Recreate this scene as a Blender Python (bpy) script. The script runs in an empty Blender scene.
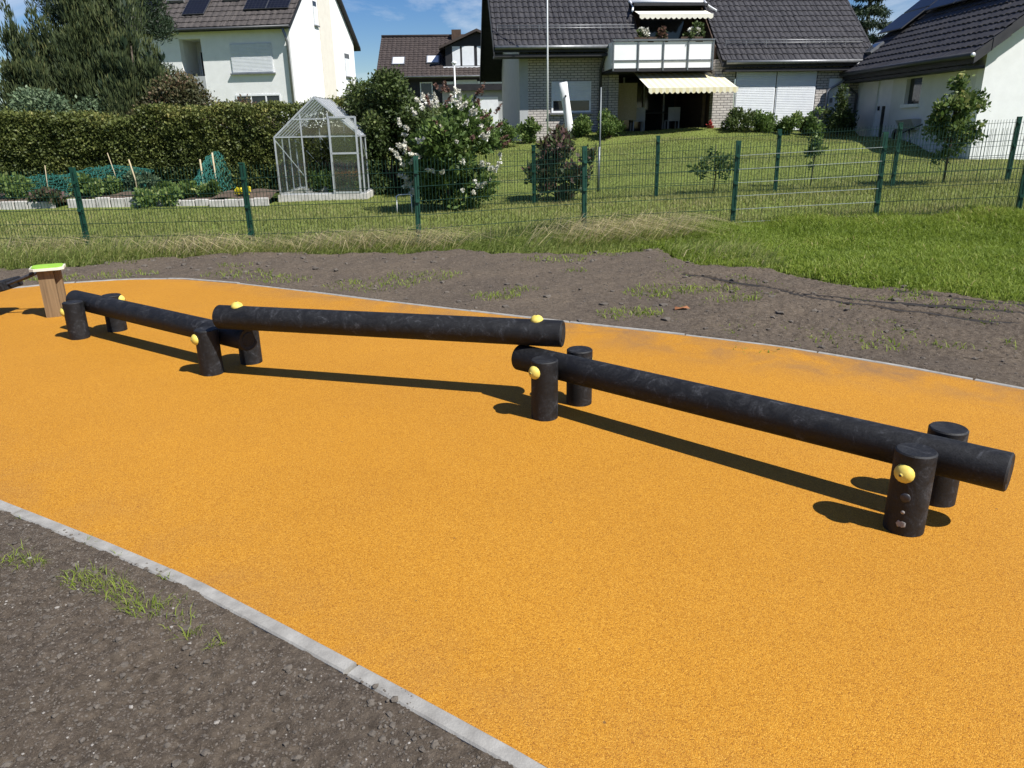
import bpy, bmesh, math, random
import numpy as np
from mathutils import Vector, Matrix, Quaternion

# ------------------------------------------------------------------ camera, sky, sun
SC = bpy.context.scene
COL = SC.collection
PITCH, ROLL, FPX, CAMH = math.radians(19.05), math.radians(1.0), 750.0, 1.6
cam = bpy.data.cameras.new('camera'); camo = bpy.data.objects.new('camera', cam); COL.objects.link(camo)
cam.sensor_width = 36.0; cam.lens = 36.0 * FPX / 1024.0
cam.clip_start = 0.05; cam.clip_end = 3000
fwd = Vector((0, math.cos(PITCH), -math.sin(PITCH))); r0 = Vector((1, 0, 0)); u0 = r0.cross(fwd)
rgt = r0 * math.cos(ROLL) - u0 * math.sin(ROLL); upv = r0 * math.sin(ROLL) + u0 * math.cos(ROLL)
m3 = Matrix((rgt, upv, -fwd)).transposed()
camo.matrix_world = Matrix.Translation((0, 0, CAMH)) @ m3.to_4x4()
SC.camera = camo

SUN = Vector((0.66, -0.48, 1.0)).normalized()        # measured from the post shadows
SUN_EL = math.asin(SUN.z); SUN_AZ = math.atan2(SUN.x, SUN.y)
world = bpy.data.worlds.new('World'); SC.world = world; world.use_nodes = True
wn, wl = world.node_tree.nodes, world.node_tree.links
wn.clear()
sky = wn.new('ShaderNodeTexSky'); sky.sky_type = 'NISHITA'; sky.sun_disc = False
sky.sun_elevation = SUN_EL; sky.sun_rotation = SUN_AZ; sky.altitude = 100; sky.air_density = 1.0
sky.dust_density = 0.1; sky.ozone_density = 4.5
bg = wn.new('ShaderNodeBackground'); bg.inputs['Strength'].default_value = 0.05
wo = wn.new('ShaderNodeOutputWorld')
# thin cirrus spread evenly over the whole sky
tc = wn.new('ShaderNodeTexCoord'); mp = wn.new('ShaderNodeMapping'); mp.inputs['Scale'].default_value = (2.2, 2.2, 9.0)
mp.inputs['Location'].default_value = (3.1, 0.4, 1.35)
cn = wn.new('ShaderNodeTexNoise'); cn.inputs['Scale'].default_value = 1.6; cn.inputs['Detail'].default_value = 8; cn.inputs['Roughness'].default_value = 0.6; cn.inputs['Distortion'].default_value = 0.7
cr = wn.new('ShaderNodeValToRGB'); cr.color_ramp.elements[0].position = 0.49; cr.color_ramp.elements[1].position = 0.74
cr.color_ramp.elements[0].color = (0, 0, 0, 1); cr.color_ramp.elements[1].color = (0.75, 0.75, 0.75, 1)
mx = wn.new('ShaderNodeMixRGB'); mx.inputs['Color2'].default_value = (11.0, 11.6, 12.4, 1)
hs = wn.new('ShaderNodeHueSaturation'); hs.inputs['Saturation'].default_value = 1.35; hs.inputs['Hue'].default_value = 0.515; hs.inputs['Value'].default_value = 1.2
wl.new(tc.outputs['Generated'], mp.inputs['Vector']); wl.new(mp.outputs['Vector'], cn.inputs['Vector'])
wl.new(cn.outputs['Fac'], cr.inputs['Fac']); wl.new(cr.outputs['Color'], mx.inputs['Fac'])
wl.new(sky.outputs['Color'], hs.inputs['Color']); wl.new(hs.outputs['Color'], mx.inputs['Color1']); wl.new(mx.outputs['Color'], bg.inputs['Color'])
wl.new(bg.outputs['Background'], wo.inputs['Surface'])
sl = bpy.data.lights.new('sun', 'SUN'); sl.energy = 5.0; sl.angle = math.radians(0.53); sl.color = (1.0, 0.975, 0.93)
so = bpy.data.objects.new('sun', sl); COL.objects.link(so)
so.rotation_euler = (-SUN).to_track_quat('-Z', 'Y').to_euler(); so.location = (10, -6, 18)
SC.view_settings.view_transform = 'Standard'; SC.view_settings.look = 'None'
SC.view_settings.exposure = 0.66; SC.view_settings.gamma = 1.0; SC.view_settings.use_curve_mapping = False

# ------------------------------------------------------------------ helpers
rng = np.random.default_rng(11); RND = random.Random(5)
PI = math.pi

def tag(o, label=None, cat=None, group=None, kind=None):
    if label: o['label'] = label
    if cat: o['category'] = cat
    if group: o['group'] = group
    if kind: o['kind'] = kind
    return o

def thing(name, label, cat, loc=(0, 0, 0), rz=0.0, group=None):
    o = bpy.data.objects.new(name, None); COL.objects.link(o); o.empty_display_size = 0.1
    o.location = loc; o.rotation_euler = (0, 0, rz)
    return tag(o, label, cat, group)

class MB:
    """collects shapes, then links them as one mesh object"""
    def __init__(s): s.v = []; s.f = []; s.sm = []
    def add(s, vs, fs, smooth=False):
        b = len(s.v); s.v += [tuple(p) for p in vs]; s.f += [tuple(b + i for i in f) for f in fs]; s.sm += [smooth] * len(fs); return s
    def box(s, x0, x1, y0, y1, z0, z1):
        return s.add([(x0,y0,z0),(x1,y0,z0),(x1,y1,z0),(x0,y1,z0),(x0,y0,z1),(x1,y0,z1),(x1,y1,z1),(x0,y1,z1)],
                     [(0,3,2,1),(4,5,6,7),(0,1,5,4),(1,2,6,5),(2,3,7,6),(3,0,4,7)])
    def obox(s, c, ax, ay, az):
        c = Vector(c); ax = Vector(ax); ay = Vector(ay); az = Vector(az)
        p = [c - ax - ay - az, c + ax - ay - az, c + ax + ay - az, c - ax + ay - az, c - ax - ay + az, c + ax - ay + az, c + ax + ay + az, c - ax + ay + az]
        return s.add(p, [(0,3,2,1),(4,5,6,7),(0,1,5,4),(1,2,6,5),(2,3,7,6),(3,0,4,7)])
    def bar(s, a, b, w, h=None, up=(0, 0, 1)):
        a = Vector(a); b = Vector(b); d = b - a; L = d.length; d.normalize(); h = h or w
        u = Vector(up)
        if abs(d.dot(u)) > 0.99: u = Vector((0, 1, 0))
        x = d.cross(u).normalized(); y = x.cross(d)
        return s.obox((a + b) / 2, x * w / 2, d * L / 2, y * h / 2)
    def tube(s, pts, rad, n=8, caps=True):
        pts = [Vector(p) for p in pts]; m = len(pts)
        if not hasattr(rad, '__len__'): rad = [rad] * m
        vs = []; pu = None
        for i, p in enumerate(pts):
            d = (pts[min(i + 1, m - 1)] - pts[max(i - 1, 0)]).normalized()
            u = pu if pu is not None else (Vector((0, 0, 1)) if abs(d.z) < 0.9 else Vector((1, 0, 0)))
            x = d.cross(u).normalized(); y = x.cross(d).normalized(); pu = y
            for k in range(n):
                a = 2 * PI * k / n; vs.append(p + x * math.cos(a) * rad[i] + y * math.sin(a) * rad[i])
        fs = [(i*n+k, i*n+(k+1) % n, (i+1)*n+(k+1) % n, (i+1)*n+k) for i in range(m-1) for k in range(n)]
        s.add(vs, fs, True)
        if caps:
            b = len(s.v) - len(vs)
            s.f.append(tuple(b + k for k in range(n))[::-1]); s.sm.append(False)
            s.f.append(tuple(b + (m-1)*n + k for k in range(n))); s.sm.append(False)
        return s
    def lathe(s, prof, a, d, n=32):
        """profile (t along axis, radius) spun round axis d from point a"""
        a = Vector(a); d = Vector(d).normalized(); u = Vector((0, 0, 1)) if abs(d.z) < 0.9 else Vector((1, 0, 0))
        x = d.cross(u).normalized(); y = x.cross(d); vs = []
        for t, r in prof:
            for k in range(n):
                an = 2*PI*k/n; vs.append(a + d*t + x*math.cos(an)*r + y*math.sin(an)*r)
        m = len(prof)
        fs = [(i*n+k, i*n+(k+1) % n, (i+1)*n+(k+1) % n, (i+1)*n+k) for i in range(m-1) for k in range(n)]
        return s.add(vs, fs, True)
    def prism(s, poly, off):
        """closed polygon (3d points) swept by vector off"""
        n = len(poly); off = Vector(off); a = [Vector(p) for p in poly]; b = [p + off for p in a]
        return s.add(a + b, [tuple(range(n))[::-1], tuple(range(n, 2*n))] + [(i, (i+1) % n, n+(i+1) % n, n+i) for i in range(n)])
    def build(s, name, mat, parent=None, fix=True):
        me = bpy.data.meshes.new(name); me.from_pydata(s.v, [], s.f); me.polygons.foreach_set('use_smooth', s.sm)
        if fix:
            bm = bmesh.new(); bm.from_mesh(me); bmesh.ops.recalc_face_normals(bm, faces=bm.faces); bm.to_mesh(me); bm.free()
        me.materials.append(mat); me.update()
        o = bpy.data.objects.new(name, me); COL.objects.link(o)
        if parent: o.parent = parent
        return o

def nmesh(name, V, F, mat, parent=None, tone=None, smooth=False):
    """numpy mesh: V (n,3), F (m,k) all faces with k corners; optional per-point 'tone'"""
    me = bpy.data.meshes.new(name); k = F.shape[1]
    me.vertices.add(len(V)); me.vertices.foreach_set('co', np.ascontiguousarray(V, dtype=np.float32).ravel())
    me.loops.add(F.size); me.loops.foreach_set('vertex_index', np.ascontiguousarray(F, dtype=np.int32).ravel())
    me.polygons.add(len(F)); me.polygons.foreach_set('loop_start', np.arange(0, F.size, k, dtype=np.int32))
    me.polygons.foreach_set('use_smooth', np.full(len(F), smooth))
    me.update(calc_edges=True); me.validate()
    if tone is not None:
        at = me.attributes.new('tone', 'FLOAT', 'POINT'); at.data.foreach_set('value', np.ascontiguousarray(tone, dtype=np.float32))
    me.materials.append(mat)
    o = bpy.data.objects.new(name, me); COL.objects.link(o)
    if parent: o.parent = parent
    return o

def vnoise(x, y, scale, seed=0):
    g = np.random.default_rng(seed).random((256, 256)); x = np.asarray(x) * scale + 1000.3; y = np.asarray(y) * scale + 1000.7
    xi = np.floor(x).astype(int); yi = np.floor(y).astype(int); fx = x - xi; fy = y - yi
    fx = fx*fx*(3-2*fx); fy = fy*fy*(3-2*fy); w = lambda a, b: g[a % 256, b % 256]
    return (w(xi, yi)*(1-fx)+w(xi+1, yi)*fx)*(1-fy)+(w(xi, yi+1)*(1-fx)+w(xi+1, yi+1)*fx)*fy - 0.5
def sstep(a, b, x):
    t = np.clip((np.asarray(x, float)-a)/(b-a), 0, 1); return t*t*(3-2*t)

TP = np.array([(-30,11,-.1),(-14,11,-.16),(-10,11,-.17),(-10,20,0),(-14,20,0),(-18,36,.4),(-10,35,.3),(-6.4,11.5,-.17),(-3.8,11.2,-.15),(-5,18,0),(-3.5,18.5,0),(-1.3,11,-.09),(1.1,12,.02),(3.5,11.9,.05),(5.7,11.75,.15),
  (7.6,11.4,.27),(9.5,11,.3),(-2,15.5,.03),(.5,15.5,.08),(2.8,14.9,.22),(5.1,14.8,.3),(7.2,14.5,.38),(9.2,14.3,.45),(12.4,20.5,.55),(12.4,27,.98),(14,20.5,.5),(18,20,.6),
  (0,28,1.05),(-2,27,.75),(-3,24,.4),(3.5,28,1.3),(7,27.5,1.38),(12,28,1.36),(10,24,1.0),(0,20,.32),(6,20,.72),(2,24,.8),(6,24,1.1),(15,35,1.3),(5,40,1.3),(-8,50,.8),(20,45,1.3),(40,20,.8),(40,60,1.2),(-40,60,.6)])
def tz(x, y):
    x = np.asarray(x, float); y = np.asarray(y, float); num = 0; den = 0
    for a, b, c in TP:
        w = 1.0/((x-a)**2+(y-b)**2+0.6)**2; num = num+w*c; den = den+w
    return num/den*sstep(9.6, 12.0, y)
def tzf(x, y): return float(tz(x, y))

# ------------------------------------------------------------------ materials
def newmat(name):
    m = bpy.data.materials.new(name); m.use_nodes = True; nt = m.node_tree
    return m, nt.nodes, nt.links, nt.nodes['Principled BSDF']
def noise(n, l, scale, detail=5, rough=0.6, coord=None, dist=0.0):
    t = n.new('ShaderNodeTexNoise'); t.inputs['Scale'].default_value = scale; t.inputs['Detail'].default_value = detail
    t.inputs['Roughness'].default_value = rough; t.inputs['Distortion'].default_value = dist
    if coord: l.new(coord, t.inputs['Vector'])
    return t
def ramp(n, l, fac, stops):
    r = n.new('ShaderNodeValToRGB'); e = r.color_ramp.elements
    while len(e) < len(stops): e.new(0.5)
    for el, (p, c) in zip(e, stops):
        el.position = p; el.color = (*c, 1) if hasattr(c, '__len__') else (c, c, c, 1)
    l.new(fac, r.inputs['Fac']); return r
def mixc(n, l, fac, a, b, mode='MIX'):
    x = n.new('ShaderNodeMixRGB'); x.blend_type = mode
    for key, v in (('Fac', fac), ('Color1', a), ('Color2', b)):
        if hasattr(v, 'links') or isinstance(v, bpy.types.NodeSocket): l.new(v, x.inputs[key])
        else: x.inputs[key].default_value = v if key == 'Fac' else (*v, 1)
    return x.outputs['Color']
def bump(n, l, h, strength, dist, p):
    b = n.new('ShaderNodeBump'); b.inputs['Strength'].default_value = strength; b.inputs['Distance'].default_value = dist
    l.new(h, b.inputs['Height']); l.new(b.outputs['Normal'], p.inputs['Normal']); return b
def objco(n): return n.new('ShaderNodeTexCoord').outputs['Object']

def nmat(name, c1, c2, scale=4, rough=0.8, bstr=0.0, bscale=60, metal=0.0, spec=0.4, bdist=0.01):
    m, n, l, p = newmat(name); co = objco(n)
    t = noise(n, l, scale, 6, 0.62, co); r = ramp(n, l, t.outputs['Fac'], [(0.3, c1), (0.7, c2)])
    l.new(r.outputs['Color'], p.inputs['Base Color']); p.inputs['Roughness'].default_value = rough
    p.inputs['Metallic'].default_value = metal; p.inputs['Specular IOR Level'].default_value = spec
    if bstr:
        t2 = noise(n, l, bscale, 4, 0.6, co); bump(n, l, t2.outputs['Fac'], bstr, bdist, p)
    return m

def leafmat(name, stops, trans=0.3, rough=0.55):
    m, n, l, p = newmat(name); a = n.new('ShaderNodeAttribute'); a.attribute_name = 'tone'
    r = ramp(n, l, a.outputs['Fac'], stops); l.new(r.outputs['Color'], p.inputs['Base Color'])
    p.inputs['Roughness'].default_value = rough; p.inputs['Specular IOR Level'].default_value = 0.3
    tr = n.new('ShaderNodeBsdfTranslucent'); l.new(r.outputs['Color'], tr.inputs['Color'])
    mxs = n.new('ShaderNodeMixShader'); mxs.inputs['Fac'].default_value = trans
    l.new(p.outputs[0], mxs.inputs[1]); l.new(tr.outputs[0], mxs.inputs[2]); l.new(mxs.outputs[0], n['Material Output'].inputs['Surface'])
    return m

def rubbermat():
    m, n, l, p = newmat('orange_rubber_granules'); co = objco(n)
    v = n.new('ShaderNodeTexVoronoi'); v.inputs['Scale'].default_value = 330; l.new(co, v.inputs['Vector'])
    sep = n.new('ShaderNodeSeparateColor'); l.new(v.outputs['Color'], sep.inputs['Color'])
    r = ramp(n, l, sep.outputs['Red'], [(0.0, (0.2403,0.0904,0.0074)), (0.3, (0.4004,0.1743,0.0117)), (0.72, (0.4586,0.2081,0.0163)), (1.0, (0.5533,0.2905,0.0407))])
    # broad tonal drift
    t = noise(n, l, 0.7, 4, 0.6, co); r2 = ramp(n, l, t.outputs['Fac'], [(0.3, (0.93, 0.91, .88)), (0.7, (1.03, 1.03, 1.0))])
    c = mixc(n, l, 1.0, r.outputs['Color'], r2.outputs['Color'], 'MULTIPLY')
    # dirt: washed-on soil patches, strongest along the far kerb
    t2 = noise(n, l, 2.6, 7, 0.68, co, 0.4); d = ramp(n, l, t2.outputs['Fac'], [(0.38, 0.0), (0.68, 0.72)])
    geo = n.new('ShaderNodeSeparateXYZ'); l.new(co, geo.inputs[0])
    mm = n.new('ShaderNodeMath'); mm.operation = 'MULTIPLY_ADD'; mm.inputs[1].default_value = 0.66; l.new(geo.outputs['X'], mm.inputs[0]); l.new(geo.outputs['Y'], mm.inputs[2])
    edge = ramp(n, l, mm.outputs[0], [(0.0, 0.0), (1.0, 0.0)])
    mr = n.new('ShaderNodeMapRange'); mr.inputs['From Min'].default_value = 5.75; mr.inputs['From Max'].default_value = 6.4; l.new(mm.outputs[0], mr.inputs['Value'])
    mult = n.new('ShaderNodeMath'); mult.operation = 'MULTIPLY_ADD'; l.new(mr.outputs[0], mult.inputs[0]); mult.inputs[1].default_value = 1.0
    mr2 = n.new('ShaderNodeMapRange'); mr2.inputs['From Min'].default_value = 2.15; mr2.inputs['From Max'].default_value = 1.55; mr2.inputs['To Max'].default_value = 0.32; l.new(mm.outputs[0], mr2.inputs['Value'])
    t4 = noise(n, l, 0.9, 5, 0.65, co); r4 = ramp(n, l, t4.outputs['Fac'], [(0.5, 0.01), (0.72, 0.11)])
    ad = n.new('ShaderNodeMath'); l.new(mr2.outputs[0], ad.inputs[0]); l.new(r4.outputs['Color'], ad.inputs[1]); l.new(ad.outputs[0], mult.inputs[2])
    f = n.new('ShaderNodeMath'); f.operation = 'MULTIPLY'; l.new(d.outputs['Color'], f.inputs[0]); l.new(mult.outputs[0], f.inputs[1])
    c = mixc(n, l, f.outputs[0], c, (.16, .10, .06))
    # sparse dark specks
    v2 = n.new('ShaderNodeTexVoronoi'); v2.inputs['Scale'].default_value = 5.5; l.new(co, v2.inputs['Vector'])
    sp = ramp(n, l, v2.outputs['Distance'], [(0.02, 0.75), (0.035, 0.0)])
    c = mixc(n, l, sp.outputs['Color'], c, (.12, .07, .03))
    l.new(c, p.inputs['Base Color']); p.inputs['Roughness'].default_value = 0.75; p.inputs['Specular IOR Level'].default_value = 0.25
    bump(n, l, v.outputs['Distance'], 0.55, 0.004, p).invert = True
    return m

def soilmat():
    m, n, l, p = newmat('garden_soil'); co = objco(n)
    t = noise(n, l, 28, 8, 0.72, co); r = ramp(n, l, t.outputs['Fac'], [(0.3, (0.0584,0.0464,0.0345)), (0.5, (0.1099,0.0877,0.0661)), (0.72, (0.1684,0.1368,0.1028))])
    t1 = noise(n, l, 1.1, 4, 0.6, co); r1 = ramp(n, l, t1.outputs['Fac'], [(0.3, (.84,.84,.86)), (0.7, (1.12,1.1,1.06))])
    c = mixc(n, l, 1.0, r.outputs['Color'], r1.outputs['Color'], 'MULTIPLY')
    v = n.new('ShaderNodeTexVoronoi'); v.inputs['Scale'].default_value = 190; l.new(co, v.inputs['Vector'])
    sep = n.new('ShaderNodeSeparateColor'); l.new(v.outputs['Color'], sep.inputs['Color'])
    pb = ramp(n, l, sep.outputs['Green'], [(0.88, 0.0), (0.95, 0.35), (1.0, 0.6)])
    c = mixc(n, l, pb.outputs['Color'], c, (.26, .225, .19))
    l.new(c, p.inputs['Base Color']); p.inputs['Roughness'].default_value = 0.95; p.inputs['Specular IOR Level'].default_value = 0.1
    t2 = noise(n, l, 75, 8, 0.75, co); bump(n, l, t2.outputs['Fac'], 0.9, 0.02, p)
    return m

def logmat():
    m, n, l, p = newmat('black_recycled_plastic'); co = objco(n)
    t = noise(n, l, 11, 10, 0.78, co, 1.2); r = ramp(n, l, t.outputs['Fac'], [(0.44, (.0035,.0035,.004)), (0.56, (.009,.0095,.011)), (0.70, (.050,.053,.060)), (0.82, (.11,.115,.125))])
    t2 = noise(n, l, 90, 5, 0.7, co); r2 = ramp(n, l, t2.outputs['Fac'], [(0.35, .5), (0.7, 1.9)])
    c = mixc(n, l, 1.0, r.outputs['Color'], r2.outputs['Color'], 'MULTIPLY'); l.new(c, p.inputs['Base Color'])
    rr = ramp(n, l, t.outputs['Fac'], [(0.3, .52), (0.7, .8)]); l.new(rr.outputs['Color'], p.inputs['Roughness'])
    p.inputs['Specular IOR Level'].default_value = 0.4
    t3 = noise(n, l, 150, 5, 0.7, co); bump(n, l, t3.outputs['Fac'], 0.35, 0.004, p)
    return m

def brickmat():
    m, n, l, p = newmat('pale_facing_brick'); co = objco(n)
    s = n.new('ShaderNodeSeparateXYZ'); l.new(co, s.inputs[0]); ad = n.new('ShaderNodeMath'); l.new(s.outputs['X'], ad.inputs[0]); l.new(s.outputs['Y'], ad.inputs[1])
    cb = n.new('ShaderNodeCombineXYZ'); l.new(ad.outputs[0], cb.inputs['X']); l.new(s.outputs['Z'], cb.inputs['Y'])
    b = n.new('ShaderNodeTexBrick'); l.new(cb.outputs[0], b.inputs['Vector']); b.inputs['Scale'].default_value = 1.0
    b.inputs['Brick Width'].default_value = 0.24; b.inputs['Row Height'].default_value = 0.083; b.inputs['Mortar Size'].default_value = 0.011
    b.inputs['Color1'].default_value = (.50,.46,.42,1); b.inputs['Color2'].default_value = (.40,.37,.34,1); b.inputs['Mortar'].default_value = (.13,.12,.115,1)
    l.new(b.outputs['Color'], p.inputs['Base Color']); p.inputs['Roughness'].default_value = 0.85
    bump(n, l, b.outputs['Fac'], 0.6, 0.01, p).invert = True
    return m

def glassmat(name, tint=(1, 1, 1), gloss=0.14, rough=0.03, haze=0.0):
    m, n, l, p = newmat(name); n.remove(p)
    a = n.new('ShaderNodeBsdfTransparent'); a.inputs['Color'].default_value = (*tint, 1)
    g = n.new('ShaderNodeBsdfGlossy'); g.inputs['Roughness'].default_value = rough; g.inputs['Color'].default_value = (1, 1, 1, 1)
    x = n.new('ShaderNodeMixShader'); x.inputs['Fac'].default_value = gloss; l.new(a.outputs[0], x.inputs[1]); l.new(g.outputs[0], x.inputs[2]); out = x
    if haze:
        d = n.new('ShaderNodeBsdfDiffuse'); d.inputs['Color'].default_value = (.8, .82, .84, 1)
        y = n.new('ShaderNodeMixShader'); y.inputs['Fac'].default_value = haze; l.new(x.outputs[0], y.inputs[1]); l.new(d.outputs[0], y.inputs[2]); out = y
    l.new(out.outputs[0], n['Material Output'].inputs['Surface']); return m

def stripemat(name, a, b, width):
    m, n, l, p = newmat(name); co = objco(n); s = n.new('ShaderNodeSeparateXYZ'); l.new(co, s.inputs[0])
    d = n.new('ShaderNodeMath'); d.operation = 'DIVIDE'; d.inputs[1].default_value = width; l.new(s.outputs['X'], d.inputs[0])
    f = n.new('ShaderNodeMath'); f.operation = 'FRACT'; l.new(d.outputs[0], f.inputs[0])
    r = ramp(n, l, f.outputs[0], [(0.0, a), (0.5, b)]); r.color_ramp.interpolation = 'CONSTANT'
    l.new(r.outputs['Color'], p.inputs['Base Color']); p.inputs['Roughness'].default_value = 0.9; return m

def solarmat():
    m, n, l, p = newmat('solar_cells'); co = objco(n)
    b = n.new('ShaderNodeTexBrick'); l.new(co, b.inputs['Vector']); b.offset = 0; b.inputs['Scale'].default_value = 1.0
    b.inputs['Brick Width'].default_value = 0.166; b.inputs['Row Height'].default_value = 0.166; b.inputs['Mortar Size'].default_value = 0.006
    b.inputs['Color1'].default_value = (.004,.005,.010,1); b.inputs['Color2'].default_value = (.005,.006,.013,1); b.inputs['Mortar'].default_value = (.035,.038,.045,1)
    l.new(b.outputs['Color'], p.inputs['Base Color']); p.inputs['Roughness'].default_value = 0.3; p.inputs['Specular IOR Level'].default_value = 0.2; return m

def groundmat():
    m, n, l, p = newmat('lawn_ground'); co = objco(n)
    t = noise(n, l, 22, 7, 0.7, co); r = ramp(n, l, t.outputs['Fac'], [(0.3, (0.0768,0.1008,0.0230)), (0.55, (0.1440,0.1776,0.0403)), (0.75, (0.2304,0.2352,0.0816))])
    t1 = noise(n, l, 0.5, 4, 0.6, co); r1 = ramp(n, l, t1.outputs['Fac'], [(0.3, .8), (0.7, 1.15)])
    c = mixc(n, l, 1.0, r.outputs['Color'], r1.outputs['Color'], 'MULTIPLY'); l.new(c, p.inputs['Base Color']); p.inputs['Roughness'].default_value = 0.95
    p.inputs['Specular IOR Level'].default_value = 0.1
    bump(n, l, t.outputs['Fac'], 0.6, 0.03, p); return m

def woodmat(name, a, b):
    m, n, l, p = newmat(name); co = objco(n); mpn = n.new('ShaderNodeMapping'); mpn.inputs['Scale'].default_value = (30, 30, 1.5); l.new(co, mpn.inputs[0])
    t = noise(n, l, 1.0, 6, 0.7, mpn.outputs[0], 0.5); r = ramp(n, l, t.outputs['Fac'], [(0.3, a), (0.7, b)]); l.new(r.outputs['Color'], p.inputs['Base Color'])
    p.inputs['Roughness'].default_value = 0.8; bump(n, l, t.outputs['Fac'], 0.4, 0.004, p); return m

M = {}
M['rubber'] = rubbermat(); M['soil'] = soilmat(); M['log'] = logmat(); M['brick'] = brickmat(); M['ground'] = groundmat()
M['kerb'] = nmat('kerb_concrete', (0.1836,0.1746,0.1582), (0.3128,0.3022,0.2745), 14, .9, .5, 120, bdist=.004)
M['cap'] = nmat('yellow_plastic_cap', (0.5652,0.4115,0.0553), (0.6944,0.5778,0.1436), 30, .6)
M['plug'] = nmat('black_plug', (.02,.02,.024), (.045,.045,.05), 30, .45)
M['patch'] = nmat('scuffed_grey_plug', (.14,.13,.125), (.3,.28,.26), 60, .7)
M['timber'] = woodmat('weathered_timber', (0.1125,0.0675,0.0300), (0.2475,0.1613,0.0788))
M['board_green'] = nmat('lime_plastic', (0.2295,0.4250,0.0298), (0.2805,0.4930,0.0425), 10, .5)
M['board_cream'] = nmat('cream_plastic', (0.5580,0.5400,0.4320), (0.6480,0.6300,0.5220), 10, .5)
M['fence'] = nmat('fence_green', (.006,.045,.028), (.010,.060,.038), 8, .5, spec=.4)
M['wire'] = nmat('fence_wire_green', (.008,.034,.022), (.012,.042,.028), 8, .6, spec=.25)
M['zinc'] = nmat('galvanised_wire', (.36,.40,.37), (.46,.50,.46), 8, .4, metal=.3)  # sun glint on one fence panel, painted as paler wire
M['alu'] = nmat('aluminium', (.52,.53,.54), (.64,.65,.66), 8, .38, metal=.55)
M['glass'] = glassmat('greenhouse_glass', (.93,.96,.95), .08, .03, .015)
M['poly'] = glassmat('greenhouse_roof_sheet', (.82,.85,.87), .14, .10, .22)
M['pane'] = nmat('dark_window_glass', (.012,.015,.02), (.03,.036,.042), 2, .07, spec=.6)
M['skyl'] = nmat('skylight_glass', (.05,.06,.075), (.07,.085,.1), 2, .05, spec=1.0)
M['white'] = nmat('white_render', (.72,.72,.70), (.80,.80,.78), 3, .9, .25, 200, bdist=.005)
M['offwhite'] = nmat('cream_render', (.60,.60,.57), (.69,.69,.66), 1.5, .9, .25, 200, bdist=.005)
M['beige'] = nmat('beige_flue_cladding', (.60,.56,.48), (.66,.62,.54), 3, .9)
M['greyrender'] = nmat('grey_render', (.33,.34,.34), (.40,.41,.41), 3, .9)
M['slate'] = nmat('anthracite_tile', (0.0240,0.0232,0.0256), (0.0464,0.0440,0.0464), 3.5, .55, .2, 40, spec=.35)
M['browntile'] = nmat('brown_tile', (0.0425,0.0365,0.0340), (0.0808,0.0697,0.0638), 3.0, .8, .2, 40)
M['brownroof'] = nmat('dark_brown_tile', (.030,.022,.019), (.056,.042,.036), 3.0, .8, .2, 40)
M['dark'] = nmat('dark_stained_timber', (.010,.010,.012), (.022,.021,.023), 6, .6)
M['brownwood'] = nmat('brown_stained_timber', (.045,.026,.016), (.085,.052,.032), 6, .7)
M['blind'] = nmat('white_blind_glass', (.55,.57,.60), (.62,.64,.66), 2, .15, spec=.6)  # bright sky reflection painted into the skylight panes as pale base colour
M['frame'] = nmat('white_upvc', (.70,.71,.72), (.78,.79,.80), 4, .4)
M['shutter'] = nmat('pale_shutter', (.62,.64,.66), (.70,.72,.73), 4, .55)
M['zincgut'] = nmat('zinc_gutter', (.16,.165,.17), (.26,.265,.27), 6, .45, metal=.5)
M['darkgut'] = nmat('dark_gutter', (.03,.032,.035), (.05,.052,.055), 6, .45)
M['balc'] = nmat('white_balcony_board', (.74,.74,.73), (.80,.80,.79), 2, .5)
M['awning'] = stripemat('awning_stripes', (.60,.53,.32), (.66,.62,.47), .22)
M['awning2'] = nmat('awning_cream', (.66,.63,.52), (.74,.71,.60), 3, .9)
M['solar'] = solarmat()
M['solarframe'] = nmat('solar_frame', (.07,.075,.085), (.11,.115,.125), 5, .4, metal=.5)
M['stone'] = nmat('pale_stone', (.36,.34,.31), (.55,.53,.49), 9, .9, .5, 60)
M['bark'] = nmat('bark', (.05,.038,.028), (.12,.095,.07), 18, .9, .6, 60)
M['stick'] = nmat('pale_cane', (.36,.29,.17), (.48,.40,.26), 18, .8)
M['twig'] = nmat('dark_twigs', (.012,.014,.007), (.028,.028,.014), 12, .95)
M['bed'] = nmat('bed_soil', (.045,.032,.022), (.12,.085,.06), 9, .95, .8, 50)
M['terracotta'] = nmat('red_pot', (0.1500,0.0225,0.0150), (0.1900,0.0350,0.0225), 6, .6)
M['polegrey'] = nmat('grey_pole', (.12,.135,.14), (.18,.195,.20), 6, .45, metal=.4)
M['whitepole'] = nmat('white_pole', (.62,.63,.63), (.72,.73,.73), 6, .4)
M['clod'] = nmat('soil_clod', (0.0687,0.0575,0.0457), (0.1375,0.1168,0.0941), 30, .95, .6, 120)
M['pebble'] = nmat('pebble_stone', (0.1600,0.1440,0.1240), (0.3200,0.2960,0.2640), 14, .85)
M['deadleaf'] = nmat('dry_leaf', (.20,.075,.03), (.30,.13,.05), 20, .8)
M['grass_lush'] = leafmat('lush_grass', [(0, (0.1257,0.1806,0.0215)), (.5, (0.2186,0.2928,0.0390)), (.85, (0.3170,0.3611,0.0732)), (1, (0.4919,0.4002,0.1854))], .45)
M['grass_dry'] = leafmat('long_dry_grass', [(0, (0.1449,0.2012,0.0403)), (.45, (0.2837,0.3277,0.0897)), (.75, (0.4830,0.4370,0.1955)), (1, (0.7245,0.5980,0.3795))], .5)
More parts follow.
